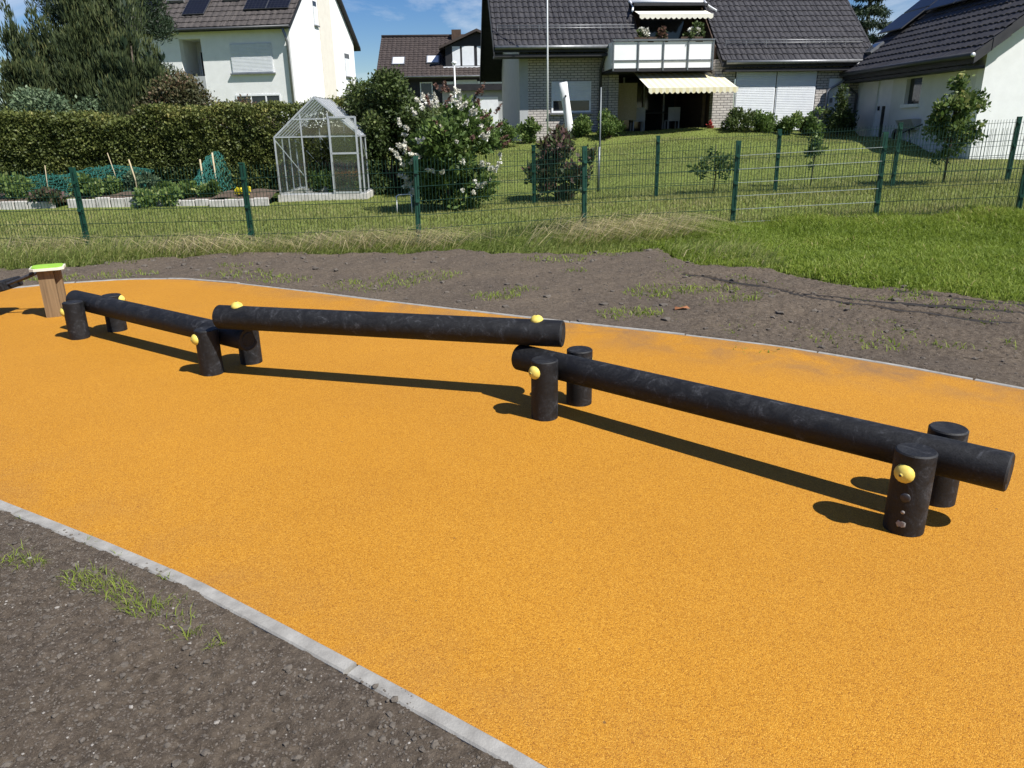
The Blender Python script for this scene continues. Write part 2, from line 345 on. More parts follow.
M['grass_lawn'] = leafmat('lawn_blades', [(0, (0.1473,0.1716,0.0430)), (.5, (0.2453,0.2643,0.0781)), (.85, (0.3489,0.3199,0.1347)), (1, (0.5124,0.3894,0.2693))], .45)
M['leaf_hedge'] = leafmat('hedge_leaves', [(0, (0.0437,0.0610,0.0143)), (.5, (0.0962,0.1189,0.0286)), (.85, (0.1822,0.1952,0.0543)), (1, (0.3061,0.2745,0.0858))], .25)
M['leaf_conifer'] = leafmat('conifer_sprays', [(0, (0.0269,0.0403,0.0179)), (.5, (0.0598,0.0807,0.0299)), (.85, (0.1121,0.1271,0.0478)), (1, (0.1943,0.1794,0.0748))], .15)
M['leaf_pine'] = leafmat('pine_needles', [(0, (0.0130,0.0260,0.0130)), (.5, (0.0286,0.0494,0.0221)), (1, (0.0650,0.0910,0.0390))], .12)
M['leaf_brown'] = leafmat('brownish_evergreen', [(0, (0.0338,0.0390,0.0156)), (.5, (0.0676,0.0715,0.0286)), (.8, (0.1040,0.0858,0.0390)), (1, (0.1560,0.0910,0.0546))], .2)
M['leaf_blue'] = leafmat('bluish_shrub', [(0, (0.0372,0.0629,0.0343)), (.5, (0.0829,0.1258,0.0644)), (1, (0.1788,0.2359,0.1287))], .2)
M['leaf_dark'] = leafmat('dark_broadleaf', [(0, (0.0260,0.0442,0.0117)), (.5, (0.0572,0.0858,0.0221)), (.85, (0.1105,0.1430,0.0416)), (1, (0.1950,0.2210,0.0715))], .25)
M['leaf_mid'] = leafmat('mid_green_leaves', [(0, (0.0455,0.0780,0.0182)), (.5, (0.0975,0.1560,0.0364)), (.85, (0.1755,0.2405,0.0650)), (1, (0.2990,0.3250,0.1170))], .35)
M['leaf_pear'] = leafmat('pear_leaves', [(0, (0.0384,0.0716,0.0155)), (.5, (0.0853,0.1358,0.0309)), (.85, (0.1706,0.2161,0.0608)), (1, (0.2985,0.2964,0.0994))], .35)
M['leaf_purple'] = leafmat('purple_green_leaves', [(0, (.035,.05,.02)), (.45, (.07,.095,.035)), (.75, (.11,.065,.05)), (1, (.21,.12,.12))], .35)
M['blossom'] = leafmat('white_blossom', [(0, (0.4600,0.4232,0.3128)), (.5, (0.6440,0.6256,0.5336)), (1, (0.7544,0.7452,0.6992))], .2)
M['blossom_brown'] = leafmat('faded_blossom', [(0, (.09,.045,.03)), (1, (.20,.115,.085))], .2)
M['yellowfl'] = leafmat('yellow_flowers', [(0, (.50,.42,.02)), (1, (.75,.66,.04))], .2)
M['redfl'] = leafmat('red_flowers', [(0, (0.2400,0.0180,0.0180)), (1, (0.3600,0.0480,0.0420))], .2)
M['net'] = nmat('teal_garden_net', (.015,.11,.085), (.04,.19,.15), 8, .7)
M['chair'] = nmat('grey_plastic_chair', (.30,.30,.31), (.38,.38,.39), 4, .5)

# ------------------------------------------------------------------ ground, soil, rubber surface, kerbs
SOIL_FAR = np.array([(-40,8.6),(-12,8.6),(-8,8.9),(-6.3,9.3),(-5.3,9.8),(-3.65,10.45),(-1.2,10.3),(.7,10.1),(2.0,10.05),(2.1,9.1),(2.9,8.6),(3.55,7.6),(4.25,7.15),(4.75,6.8),(6.2,5.9),(9,3.6),(12,0),(40,-30)])
def soil_far_y(x): return np.interp(x, SOIL_FAR[:, 0], SOIL_FAR[:, 1])
def soilmask(x, y):
    e = soil_far_y(x) + 0.35*vnoise(x, y, 2.3, 3) + 0.25*vnoise(x, y, 6.0, 4)
    return sstep(0.10, -0.10, np.asarray(y)-e)

NEAR = [(-7.0,6.9),(-5.2,5.45),(-3.8,4.2),(-3.0,3.55),(-2.375,3.114),(-1.967,2.882),(-1.625,2.688),(-1.208,2.439),(-0.804,2.161),(-0.568,1.996),(-0.273,1.787),(0.077,1.535),(.5,1.18),(1.2,.55),(2.1,-.5)]
FAR = [(-8.2,6.4),(-6.6,7.35),(-5.55,8.05),(-5.04,8.34),(-4.4,8.52),(-3.77,8.50),(-2.98,8.16),(-2.19,7.72),(-1.42,7.26),(-.66,6.84),(.42,6.24),(1.34,5.76),(2.0,5.38),(2.64,4.86),(3.16,4.36),(4.0,3.5),(5.2,2.2),(6.2,.6),(6.6,-.5)]
def resample(P, step):
    P = np.array(P, float); d = np.r_[0, np.cumsum(np.hypot(*np.diff(P, axis=0).T))]; k = max(2, int(round(d[-1]/step))+1); s = np.linspace(0, d[-1], k)
    return np.c_[np.interp(s, d, P[:, 0]), np.interp(s, d, P[:, 1])]
OR_POLY = np.array(NEAR + FAR[::-1])
def inside(x, y, P=OR_POLY):
    x = np.asarray(x, float); y = np.asarray(y, float); r = np.zeros(x.shape, bool); n = len(P)
    for i in range(n):
        x1, y1 = P[i]; x2, y2 = P[(i+1) % n]
        c = ((y1 > y) != (y2 > y)); xi = (x2-x1)*(y-y1)/((y2-y1) if y2 != y1 else 1e-9)+x1
        r ^= c & (x < xi)
    return r
def grid(xs, ys):
    X, Y = np.meshgrid(xs, ys); nx = len(xs); ny = len(ys); i = np.arange(nx*ny).reshape(ny, nx)
    F = np.stack([i[:-1,:-1], i[:-1,1:], i[1:,1:], i[1:,:-1]], -1).reshape(-1, 4); return X.ravel(), Y.ravel(), F
# ground sheet, out to the horizon
xs = np.unique(np.r_[-900,-400,-150,-80,np.arange(-45,-12,1.5),np.arange(-12,14,.25),np.arange(14,50,1.5),80,150,400,900])
ys = np.unique(np.r_[-200,-60,-20,np.arange(-6,9,.6),np.arange(9,30,.25),np.arange(30,62,1.5),90,150,400,1500])
X, Y, F = grid(xs, ys)
sm = soilmask(X, Y)
sm = np.where((Y < 10.6) & (np.abs(X) < 14), np.maximum(sm, sstep(11.2, 10.2, Y)*soilmask(X, Y-.5)), sm)
Z = tz(X, Y) + 0.03*vnoise(X, Y, 1.2, 8)*sstep(9, 12, Y)*sstep(60, 30, Y) - 0.16*sm
gnd = nmesh('ground', np.c_[X, Y, Z], F, M['ground'], smooth=True); tag(gnd, kind='structure')

CRACKS = [[(1.9,8.35),(2.7,7.35),(3.3,6.9),(3.9,6.55),(4.4,6.35),(5.4,5.7)], [(2.7,7.3),(3.05,6.85),(3.4,6.55),(3.75,6.2),(4.1,5.95),(4.6,5.6)], [(3.75,7.25),(4.2,6.85),(4.9,6.35),(5.6,5.8)]]
def soil_height(X, Y, fine):
    z = 0.025*vnoise(X, Y, .8, 21) + 0.018*vnoise(X, Y, 3.1, 22) + 0.020*vnoise(X, Y, 9, 23) + 0.018*np.abs(vnoise(X, Y, 22, 24))
    if fine: z = z + 0.013*vnoise(X, Y, 40, 25) + 0.008*vnoise(X, Y, 85, 26)
    for cx in CRACKS:
        P = resample(cx, .06); P = P + np.c_[.09*vnoise(P[:, 0], P[:, 1], 3, 31), .12*vnoise(P[:, 0], P[:, 1], 4, 32)]
        sel = (X > P[:, 0].min()-.3) & (X < P[:, 0].max()+.3) & (Y > P[:, 1].min()-.3) & (Y < P[:, 1].max()+.3)
        if not sel.any(): continue
        d = np.full(X.shape, 9.); xs_, ys_ = X[sel], Y[sel]; dd = np.full(xs_.shape, 9.)
        for a in P: dd = np.minimum(dd, np.hypot(xs_-a[0], ys_-a[1]))
        d[sel] = dd; wv = np.clip(.75+1.3*vnoise(X, Y, 2.2, 33), .15, 1.2); z = z - 0.06*np.exp(-(d/(.044*wv+.006))**4) + 0.006*np.exp(-((d-.075)/.04)**2)
    return z
KP = np.concatenate([resample(NEAR, .06), resample(FAR, .06)])
def kerb_dist(X, Y):
    d = np.full(np.shape(X), 99.)
    for a in KP: d = np.minimum(d, (X-a[0])**2+(Y-a[1])**2)
    return np.sqrt(d)
def soil_z(X, Y, fine):
    """height of the soil top; it meets the kerbs about level"""
    h = np.minimum(soil_height(X, Y, fine), .03); t = sstep(.05, .35, kerb_dist(X, Y))
    d = kerb_dist(X, Y); lip = -.03+(.036+.010*vnoise(X, Y, 9, 61)+.008*vnoise(X, Y, 30, 62))*sstep(.036, .056, d+.018*vnoise(X, Y, 11, 63))
    return (h-.006)*t + lip*(1-t)
def soil_patch(name, xs, ys, fine, hole=None):
    X, Y, F = grid(xs, ys); m = soilmask(X, Y); ins = inside(X, Y)
    z = np.where(ins, -0.05, soil_z(X, Y, fine)) - 0.14*(1-m)
    keep = ~(ins[F].all(axis=1)) & (m[F].max(axis=1) > 0.02)
    for h_ in (hole or ()): keep &= ~((X[F] > h_[0]) & (X[F] < h_[1]) & (Y[F] > h_[2]) & (Y[F] < h_[3])).all(axis=1)
    F = F[keep]; u, inv = np.unique(F.ravel(), return_inverse=True)
    o = nmesh(name, np.c_[X, Y, z][u], inv.reshape(F.shape), M['soil'], smooth=True); tag(o, kind='structure'); return o
soil_patch('soil_near', np.arange(-3.9, .75, .011), np.arange(1.0, 4.3, .011), True)
soil_patch('soil_far', np.arange(-9.5, 8.5, .03), np.arange(2.0, 10.9, .03), False, [(-3.86, .72, 1.0, 4.27), (1.54, 5.96, 5.04, 8.46)])
soil_patch('soil_cracked', np.arange(1.5, 6.0, .015), np.arange(5.0, 8.5, .015), True)
X, Y, F = grid(np.arange(-14, 12, .4), np.arange(-4, 10.5, .4)); zz = -0.05-0.1*(1-soilmask(X, Y)); ins = inside(X, Y); 
nr = (X > -4.0) & (X < .8) & (Y > .9) & (Y < 4.4); fr = (X > -9.6) & (X < 8.6) & (Y > 1.9)
zz = zz - 0.06*(nr | fr)
tag(nmesh('soil_base', np.c_[X, Y, zz], F, M['soil'], smooth=True), kind='structure')

rb = MB(); rb.add([(x, y, 0.0) for x, y in OR_POLY] + [(x, y, -.04) for x, y in OR_POLY], [tuple(range(len(OR_POLY)))])
n_ = len(OR_POLY); rb.f += [(i, (i+1) % n_, n_+(i+1) % n_, n_+i) for i in range(n_)]; rb.sm += [False]*n_
tag(rb.build('rubber_surface', M['rubber']), kind='structure')

def kerb(name, P, step, w, side):
    root = bpy.data.objects.new(name, None); COL.objects.link(root); tag(root, kind='structure')
    P = resample(P, .05); L = .05; k = int(step/L); gap = .009
    T = np.gradient(P, axis=0); T /= np.hypot(*T.T)[:, None]; N = np.c_[-T[:, 1], T[:, 0]]*side
    for i in range(0, len(P)-2, k):
        j = min(i+k, len(P)-1); idx = list(range(i, j+1, 4));
        if idx[-1] != j: idx.append(j)
        a = P[idx].copy(); nn = N[idx]; tt = T[idx]; a[0] += tt[0]*gap; a[-1] -= tt[-1]*gap
        dz = RND.uniform(-.005, .006); top = .006+dz; b = a + nn*w; n = len(a); ch = .006
        vs = [(x, y, -.12) for x, y in a] + [(x, y, top-ch) for x, y in a] + [(x, y, top) for x, y in a+nn*ch] + [(x, y, top) for x, y in b-nn*ch] + [(x, y, top-ch) for x, y in b] + [(x, y, -.12) for x, y in b]
        fs = [(r*n+q, r*n+q+1, (r+1)*n+q+1, (r+1)*n+q) for r in range(5) for q in range(n-1)]
        fs += [tuple(r*n for r in range(6)), tuple(r*n+n-1 for r in range(6))[::-1]]
        mb = MB(); mb.add(vs, fs); mb.build('kerb_stone', M['kerb'], root)
kerb('kerb_foreground', NEAR[2:-1], 1.0, .056, -1)
kerb('kerb_background', FAR[1:-2], 1.0, .042, 1)

# dark ribbons along the cracks, their shade painted in as colour
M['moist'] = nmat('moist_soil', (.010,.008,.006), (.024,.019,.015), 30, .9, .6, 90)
for cx in CRACKS:
    P = resample(cx, .06); P = P + np.c_[.09*vnoise(P[:, 0], P[:, 1], 3, 31), .12*vnoise(P[:, 0], P[:, 1], 4, 32)]
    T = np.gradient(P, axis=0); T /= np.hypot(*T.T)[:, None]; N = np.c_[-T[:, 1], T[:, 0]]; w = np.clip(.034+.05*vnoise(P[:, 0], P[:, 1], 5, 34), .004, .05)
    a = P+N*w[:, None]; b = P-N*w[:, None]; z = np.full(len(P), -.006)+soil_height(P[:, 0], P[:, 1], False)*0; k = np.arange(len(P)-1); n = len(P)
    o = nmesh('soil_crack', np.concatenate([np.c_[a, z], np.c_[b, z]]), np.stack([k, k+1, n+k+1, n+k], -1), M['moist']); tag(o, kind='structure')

# clods and pebbles
def rocks(name, pts, sizes, mat, label, squash=.65):
    base = np.array([(1,0,0),(-1,0,0),(0,1,0),(0,-1,0),(0,0,1),(0,0,-1),(.6,.6,.55),(-.6,.6,.5),(.6,-.6,.5),(-.6,-.6,.55)], float)
    bm = bmesh.new(); bmesh.ops.create_icosphere(bm, subdivisions=1, radius=1); bv = np.array([v.co for v in bm.verts]); bf = np.array([[v.index for v in f.verts] for f in bm.faces]); bm.free()
    n = len(pts); k = len(bv); V = bv[None]*(0.72+0.56*rng.random((n, k, 1)))
    V = V*(sizes[:, None, None]*np.stack([.8+.6*rng.random(n), .8+.6*rng.random(n), np.full(n, squash)], -1)[:, None, :])
    a = rng.random(n)*2*PI; c, s = np.cos(a)[:, None], np.sin(a)[:, None]
    W = np.stack([V[:,:,0]*c-V[:,:,1]*s, V[:,:,0]*s+V[:,:,1]*c, V[:,:,2]], -1)+pts[:, None, :]
    F = (bf[None]+np.arange(n)[:, None, None]*k).reshape(-1, 3)
    o = nmesh(name, W.reshape(-1, 3), F, mat); return tag(o, label, 'stones' if 'peb' in name else 'soil', kind='stuff')
def soilpts(n, x0, x1, y0, y1):
    x = rng.uniform(x0, x1, n); y = rng.uniform(y0, y1, n); k = ~inside(x, y) & (soilmask(x, y) > .9)
    P = np.array(NEAR); 
    x, y = x[k], y[k]; return x, y
def offkerb(x, y, d=.075):
    k = np.ones(len(x), bool)
    for P in (resample(NEAR, .05), resample(FAR, .05)):
        for i in range(0, len(P), 1): k &= np.hypot(x-P[i, 0], y-P[i, 1]) > d
    return k
x, y = soilpts(48000, -3.9, .7, 1.0, 4.2); k = offkerb(x, y); x, y = x[k], y[k]; s = .0016+.0036*rng.random(len(x))**2+.009*rng.random(len(x))**18
rocks('soil_crumbs', np.c_[x, y, soil_z(x, y, True)+s*.2], s, M['clod'], 'loose dark soil crumbs in the foreground corner')
x, y = soilpts(1900, -3.9, .7, 1.0, 4.2); k = offkerb(x, y); x, y = x[k], y[k]; s = .0015+.0022*rng.random(len(x))+.006*rng.random(len(x))**10
rocks('pebbles', np.c_[x, y, soil_z(x, y, True)+s*.25], s, M['pebble'], 'small pale pebbles scattered on the foreground soil')
x, y = soilpts(9000, -8, 7, 3.5, 10.8); k = offkerb(x, y); x, y = x[k], y[k]; s = .004+.006*rng.random(len(x))+.03*rng.random(len(x))**18
rocks('far_soil_crumbs', np.c_[x, y, soil_z(x, y, False)+s*.15], s, M['clod'], 'loose brown soil crumbs along the strip before the fence')
# soil spilled over the edge of the foreground kerb: a few clods
P = resample(NEAR[4:11], .02); T = np.gradient(P, axis=0); T /= np.hypot(*T.T)[:, None]; N = np.c_[T[:, 1], -T[:, 0]]
w_ = np.clip(vnoise(P[:, 0], P[:, 1], 4, 77)*2.4+.1, 0, 1); q = np.repeat(np.arange(len(P)), (w_*3).astype(int)); 
pp = P[q] + N[q]*(.066-.05*w_[q]*rng.random(len(q)))[:, None] + rng.normal(0, .006, (len(q), 2)); s = .002+.003*rng.random(len(q))**2+.006*rng.random(len(q))**9
rocks('spilled_soil', np.c_[pp, .008+s*.2], s, M['clod'], 'crumbs of soil spilled onto the foreground kerb')

# ------------------------------------------------------------------ grass
def blades(name, x, y, z, h, w, lean, az, tone, mat, label, segs=2, cat='grass'):
    n = len(x); a2 = rng.random(n)*2*PI; ux, uy = np.cos(a2)*w/2, np.sin(a2)*w/2
    lx, ly = np.cos(az)*lean*h, np.sin(az)*lean*h
    V = []; ts = [0, .55, 1.0] if segs == 2 else [0, 1.0]
    for t in ts[:-1]:
        px, py, pz = x+lx*t*t, y+ly*t*t, z+h*t*(1-.25*np.minimum(lean, 1.6)*t); f = 1-.35*t
        V += [np.stack([px-ux*f, py-uy*f, pz], -1), np.stack([px+ux*f, py+uy*f, pz], -1)]
    V.append(np.stack([x+lx, y+ly, z+h*np.maximum(1-.45*np.minimum(lean, 1.8), .12)], -1))
    V = np.stack(V, 1); k = V.shape[1]; b = np.arange(n)[:, None]*k
    F = b+np.array([[0, 1, 2]]) if segs == 1 else np.concatenate([b+np.array([[0, 1, 3]]), b+np.array([[0, 3, 2]]), b+np.array([[2, 3, 4]])])
    o = nmesh(name, V.reshape(-1, 3), F, mat, tone=np.repeat(tone, k)); return tag(o, label, cat, kind='stuff')
def clumpy(x, y, s, seed): return vnoise(x, y, s, seed)
# long dry grass along the front fence
FENCE_F = [(-11.6,11.75),(-9.02,11.62),(-6.42,11.48),(-3.83,11.22),(-1.31,11.02),(1.14,11.55),(3.50,11.90),(5.64,11.72),(7.62,11.40),(9.8,10.9)]
def fence_y(x): return np.interp(x, [p[0] for p in FENCE_F], [p[1] for p in FENCE_F])
def ground_z(x, y): return tz(x, y)+0.03*vnoise(x, y, 1.2, 8)*sstep(9, 12, y)*sstep(60, 30, y)
n = 150000; x = rng.uniform(-10.5, 3.2, n); y = rng.uniform(8.4, 12.6, n)
e = soil_far_y(x)+.3*clumpy(x, y, 2.3, 3); fy = fence_y(x); k = (rng.random(n) < sstep(-.25, .3, y-e)) & (y < fy+.45+.7*clumpy(x, y, 1.1, 41)) & (rng.random(n) < .35+1.1*np.clip(clumpy(x, y, 1.6, 42)+.5, 0, 1))
k &= (x < 2.0) | (rng.random(n) < .35); x, y = x[k], y[k]; n = len(x); big = np.clip(.5+1.2*clumpy(x, y, .9, 43), .1, 1)
h = (.09+.17*rng.random(n))*(.55+.7*big); h *= np.where(rng.random(n) < .08, 1.8, 1.0); h *= 0.45+0.55*sstep(0, .5, y-soil_far_y(x))
az = rng.normal(-.35, .9, n); lean = .25+.95*rng.random(n)
tone = np.clip(.22+.50*big*rng.random(n)+.25*clumpy(x, y, .7, 44)+.15*rng.normal(size=n), 0, 1)
blades('long_grass', x, y, np.maximum(ground_z(x, y)-.03, np.where(y < soil_far_y(x)+.1, -.02, -1)), h, .007+.006*rng.random(n), lean, az, tone, M['grass_dry'], 'long straw coloured grass leaning over along the foot of the front fence')
# a few lodged straw stalks
n = 3600; x = rng.uniform(-9.5, 2.6, n); k = rng.random(n) < np.clip(.35+2.2*clumpy(x, x*0, .9, 45), .04, 1); x = x[k]; y = fence_y(x)-rng.uniform(-.1, 1.1, len(x)); k = y > soil_far_y(x)+.1; x, y = x[k], y[k]; n = len(x)
blades('straw_stalks', x, y, ground_z(x, y), .35+.35*rng.random(n), np.full(n, .010), .8+1.1*rng.random(n), rng.normal(-.45, .45, n), .72+.28*rng.random(n), M['grass_dry'], 'pale straw stalks lodged over the long grass')
# lush grass strip on the right
n = 260000; x = rng.uniform(1.2, 10.5, n); y = rng.uniform(5.2, 12.1, n); e = soil_far_y(x)+.3*clumpy(x, y, 2.3, 3)+.12*clumpy(x, y, 7, 4)
dn = y-e; k = (rng.random(n) < np.clip(sstep(-.30, .45, dn)+.5*clumpy(x, y, 3.5, 51)*(dn < .5), 0, 1)) & (y < fence_y(x)+.15) & (x > 1.4+.8*clumpy(y, x, 1.0, 46)+.4*(y > 10.6)); x, y = x[k], y[k]; n = len(x); b = np.clip(.5+1.3*clumpy(x, y, 1.5, 47), 0, 1)
h = (.045+.085*rng.random(n))*(.6+.7*b); near_f = sstep(-1.0, -.2, y-fence_y(x)); h *= (1+.8*near_f)*(.45+.55*sstep(-.2, .7, y-soil_far_y(x)))
tone = np.clip(.18+.5*rng.random(n)**1.5+.35*clumpy(x, y, 1.8, 48)+.30*near_f*rng.random(n)+np.where(rng.random(n) < .05, .35, 0), 0, 1)
blades('lush_grass', x, y, np.maximum(ground_z(x, y)-.02, -.03), h, .008+.007*rng.random(n), .25+.7*rng.random(n), rng.random(n)*2*PI, tone, M['grass_lush'], 'bright green grass strip between bare soil and fence')
# lawn behind the fence
n = 330000; x = rng.uniform(-13, 16, n); y = 10.9+19*rng.random(n)**1.35; dist = y
k = (y > fence_y(x)-.1) & (y < 28.2+.09*x) & (np.abs(x) < y*.80+1) & ~((x > 12.3) & (y > 20.4)) & ~((x < -5.3) & (y > 16.9) & (y < 22)); x, y = x[k], y[k]; n = len(x)
un = sstep(6.5, 1.0, y-fence_y(x)); b = np.clip(.5+1.2*clumpy(x, y, .8, 49), 0, 1)
h = .04+.03*rng.random(n)+un*(.03+.10*b*rng.random(n)); tone = np.clip(.20+.42*rng.random(n)**1.3+.55*clumpy(x, y, .55, 50)+.3*clumpy(x, y, 1.7, 52)+.28*un*rng.random(n)*b, 0, 1)
blades('lawn_grass', x, y, ground_z(x, y)-.012, h, (.010+.010*rng.random(n))*(.7+y/22), .3+.7*rng.random(n), rng.random(n)*2*PI, tone, M['grass_lawn'], 'sunlit garden lawn rising from the fence to the houses', segs=1)
# tufts in the bare soil
TUFTS = [(-1.95,2.57,.06,70),(-1.88,2.55,.05,50),(-1.66,2.46,.07,90),(-1.58,2.43,.08,110),(-1.50,2.38,.07,90),(-1.43,2.33,.06,80),(-1.35,2.27,.06,80),(-1.28,2.22,.05,70),(-1.22,2.28,.05,30),(-1.09,2.11,.03,34),(-.99,2.06,.03,30),(-1.16,2.18,.05,26),(-1.30,2.45,.03,45),(-2.14,2.95,.035,40),(-1.57,2.62,.025,16),(-1.75,2.71,.02,14),(-2.05,2.6,.10,40)]
TUFTS_FAR = [(-3.2,8.72,.35,160),(-4.6,8.85,.35,160),(-2.6,8.4,.3,150),(-1.5,8.0,.45,240),(-1.0,8.4,.4,200),(-.15,7.25,.22,140),(.1,7.6,.15,60),(1.05,6.45,.25,190),(1.35,7.3,.2,90),(1.6,7.4,.35,170),(2.05,7.5,.25,130),(2.2,6.95,.15,60),(.55,9.4,.35,180),(1.2,9.85,.3,160),(-3.4,9.3,.2,60),(3.2,5.3,.12,26),(3.8,5.35,.12,24),(.75,8.6,.15,40),(-5.3,8.7,.3,120)]
def tuft_obj(T, i, near):
    x0, y0, r, n = T; n = int(n*(.75 if near else 1))
    rr = r*np.sqrt(rng.random(n)); a = rng.random(n)*2*PI; x = x0+rr*np.cos(a)*1.2; y = y0+rr*np.sin(a)*.8; kk = ~inside(x, y); x, y = x[kk], y[kk]; n = len(x)
    zz = soil_z(x, y, near)-.008; hh = (.018+.042*rng.random(n)) if near else (.03+.05*rng.random(n))
    return x, y, zz, hh, np.clip(.25+.6*rng.random(n), 0, 1)
A = [tuft_obj(t, i, True) for i, t in enumerate(TUFTS)]; x, y, z, h, t = [np.concatenate(c) for c in zip(*A)]; n = len(x)
blades('sprouting_grass', x, y, z, h*1.15, .0022+.002*rng.random(n), .3+.9*rng.random(n), rng.random(n)*2*PI, t, M['grass_lush'], 'young grass tufts sprouting in the foreground soil beside the kerb')
A = [tuft_obj(t, i, False) for i, t in enumerate(TUFTS_FAR)]; x, y, z, h, t = [np.concatenate(c) for c in zip(*A)]; n = len(x)
blades('patchy_grass', x, y, z, h, .006+.005*rng.random(n), .3+.9*rng.random(n), rng.random(n)*2*PI, t, M['grass_lush'], 'sparse grass patches sprouting in the soil strip beyond the orange surface')
lz = float(soil_z(np.array([1.53]), np.array([6.54]), True)[0])+.004
lf = MB(); lf.add([(1.46,6.52,lz),(1.53,6.50,lz+.02),(1.60,6.53,lz+.005),(1.58,6.58,lz+.022),(1.52,6.59,lz+.004),(1.47,6.56,lz+.02)], [(0,1,5),(1,2,3),(1,3,4,5)])
tag(lf.build('fallen_leaf', M['deadleaf']), 'brown curled leaf lying on soil beyond the orange surface', 'leaf')

# ------------------------------------------------------------------ balance beams
RP, RL = .077, .080
def log_prof(L, r): return [(0, 0), (0, r*.55), (.004, r*.62), (.0, r-.006), (.006, r), (L*.25, r), (L*.5, r*1.006), (L*.75, r), (L-.006, r), (L, r-.006), (L-.004, r*.62), (L, r*.55), (L, 0)]
def cap(parent, p, d):
    c = MB(); r = .040; c.lathe([(-.012, r*.9)] + [(r*.86*math.sin(a), r*math.cos(a)) for a in np.linspace(0, 1.50, 7)] + [(r*.86, .003)], p, d, 16)
    o = c.build('bolt_cap', M['cap'], parent)
    h = MB(); h.lathe([(r*.80, .006), (r*.88, .0055), (r*.885, 0.0)], p, d, 8); h.build('cap_hole', M['plug'], parent)
    return o
def post(root, xy, h, capdir=None, capz=.27):
    p = MB(); p.lathe([(-.02, RP*1.0), (h*.5, RP), (h-.006, RP), (h, RP-.006), (h-.003, RP*.6), (h-.004, RP*.3), (h-.004, 0)], (*xy, 0), (0, 0, 1), 36)
    o = p.build('post', M['log'], root); o.data.set_sharp_from_angle(angle=math.radians(32))
    if capdir is not None:
        d = Vector((*capdir, 0)).normalized(); cap(o, Vector((*xy, capz)) + d*(RP-.006), d)
    return o
def beam(root, a, b):
    a = Vector(a); b = Vector(b); mb = MB(); mb.lathe(log_prof((b-a).length, RL), a, b-a, 40); o = mb.build('log', M['log'], root); o.data.set_sharp_from_angle(angle=math.radians(32)); return o
def rotd(d, s): return (-d[1]*s, d[0]*s)
b3 = thing('balance_beam', 'low black log between four posts nearest the camera, running to the right edge', 'balance beam', (0, 0, 0), group='black balance beams')
beam(b3, (.048, 4.379, .262), (1.952, 2.662, .276))
q = Vector((1.606, 2.727)); pf = post(b3, q, .352, (-.80, -.60), .270)
dd = Vector((-.62, -.78, 0)).normalized()
pl = MB(); pl.lathe([(-.01, .021), (.003, .020), (.006, .013), (.006, 0)], Vector((q.x, q.y, .170))+dd*(RP-.003), dd, 14); pl.build('plug', M['plug'], pf)
pl = MB(); pl.lathe([(-.01, .009), (.002, .008), (.003, 0)], Vector((q.x, q.y, .105))+dd*(RP-.002), dd, 10); pl.build('plug', M['patch'], pf)
pl = MB(); pl.lathe([(-.01, .021), (.002, .019), (.003, .012), (.003, 0)], Vector((q.x, q.y, .052))+dd*(RP-.003), dd, 7); pl.build('scuffed_plug', M['patch'], pf)
post(b3, (1.868, 2.965), .345, (.67, .74), .26)
post(b3, (.186, 4.045), .348, (-.78, -.62), .285)
post(b3, (.405, 4.270), .338, (.67, .74), .26)
b1 = thing('balance_beam', 'low black log between four posts farther back, left end beside the wooden post', 'balance beam', (0, 0, 0), group='black balance beams')
beam(b1, (-3.695, 6.273, .262), (-1.800, 4.972, .240))
post(b1, (-2.087, 4.980), .318, (-.82, -.57), .255); post(b1, (-1.893, 5.225), .315, (.56, .83), .25)
post(b1, (-3.557, 5.994), .303, (-.95, -.30), .225); post(b1, (-3.360, 6.226), .306, (.92, .1), .26)
b2 = thing('balance_beam', 'raised middle black log resting across the ends of the two lower logs', 'balance beam', (0, 0, 0), group='black balance beams')
A2 = Vector((-1.965, 4.935, .412)); B2 = Vector((.308, 4.300, .424)); D2 = (B2-A2).normalized()
l2 = beam(b2, A2, B2)
for tt in (.15, (B2-A2).length-.16): cap(l2, A2+D2*tt+Vector((0, 0, RL-.006)), (0, 0, 1))

# wooden post with green foot board and black tread chain
wp = thing('stepping_post', 'square timber post with lime green foot board at the left edge', 'play post', (-4.22, 6.80, 0), math.radians(24)); wp.scale = (.74, .74, .97)
t1 = MB(); t1.box(-.085, .085, -.085, .085, -.02, .445); t1.build('timber', M['timber'], wp)
t1 = MB(); t1.box(.088, .155, -.03, .10, -.02, .44); t1.build('timber', M['timber'], wp)
def octo(sx, sy, c, z0, z1): 
    P = [(-sx+c,-sy),(sx-c,-sy),(sx,-sy+c),(sx,sy-c),(sx-c,sy),(-sx+c,sy),(-sx,sy-c),(-sx,-sy+c)]; m = MB(); m.prism([(x+.03, y, z0) for x, y in P], (0, 0, z1-z0)); return m
fb = octo(.185, .165, .05, .447, .470).build('foot_board', M['board_cream'], wp)
octo(.165, .145, .045, .4705, .477).build('green_top', M['board_green'], fb)
cap(wp, Vector((.152, 0, .11)), (1, -.2, 0))
tr = thing('tread_bridge', 'black rubber treads on cables sagging left from the wooden post', 'tread bridge', (0, 0, 0))
def sag(t): return Vector((-4.33-1.55*t, 6.86+.10*t, .40-.70*t*(1-t)))
for off in (-.07, .07):
    mb = MB(); mb.tube([sag(t)+Vector((0, off, 0)) for t in np.linspace(0, 1, 14)], .014, 8); mb.build('cable', M['plug'], tr)
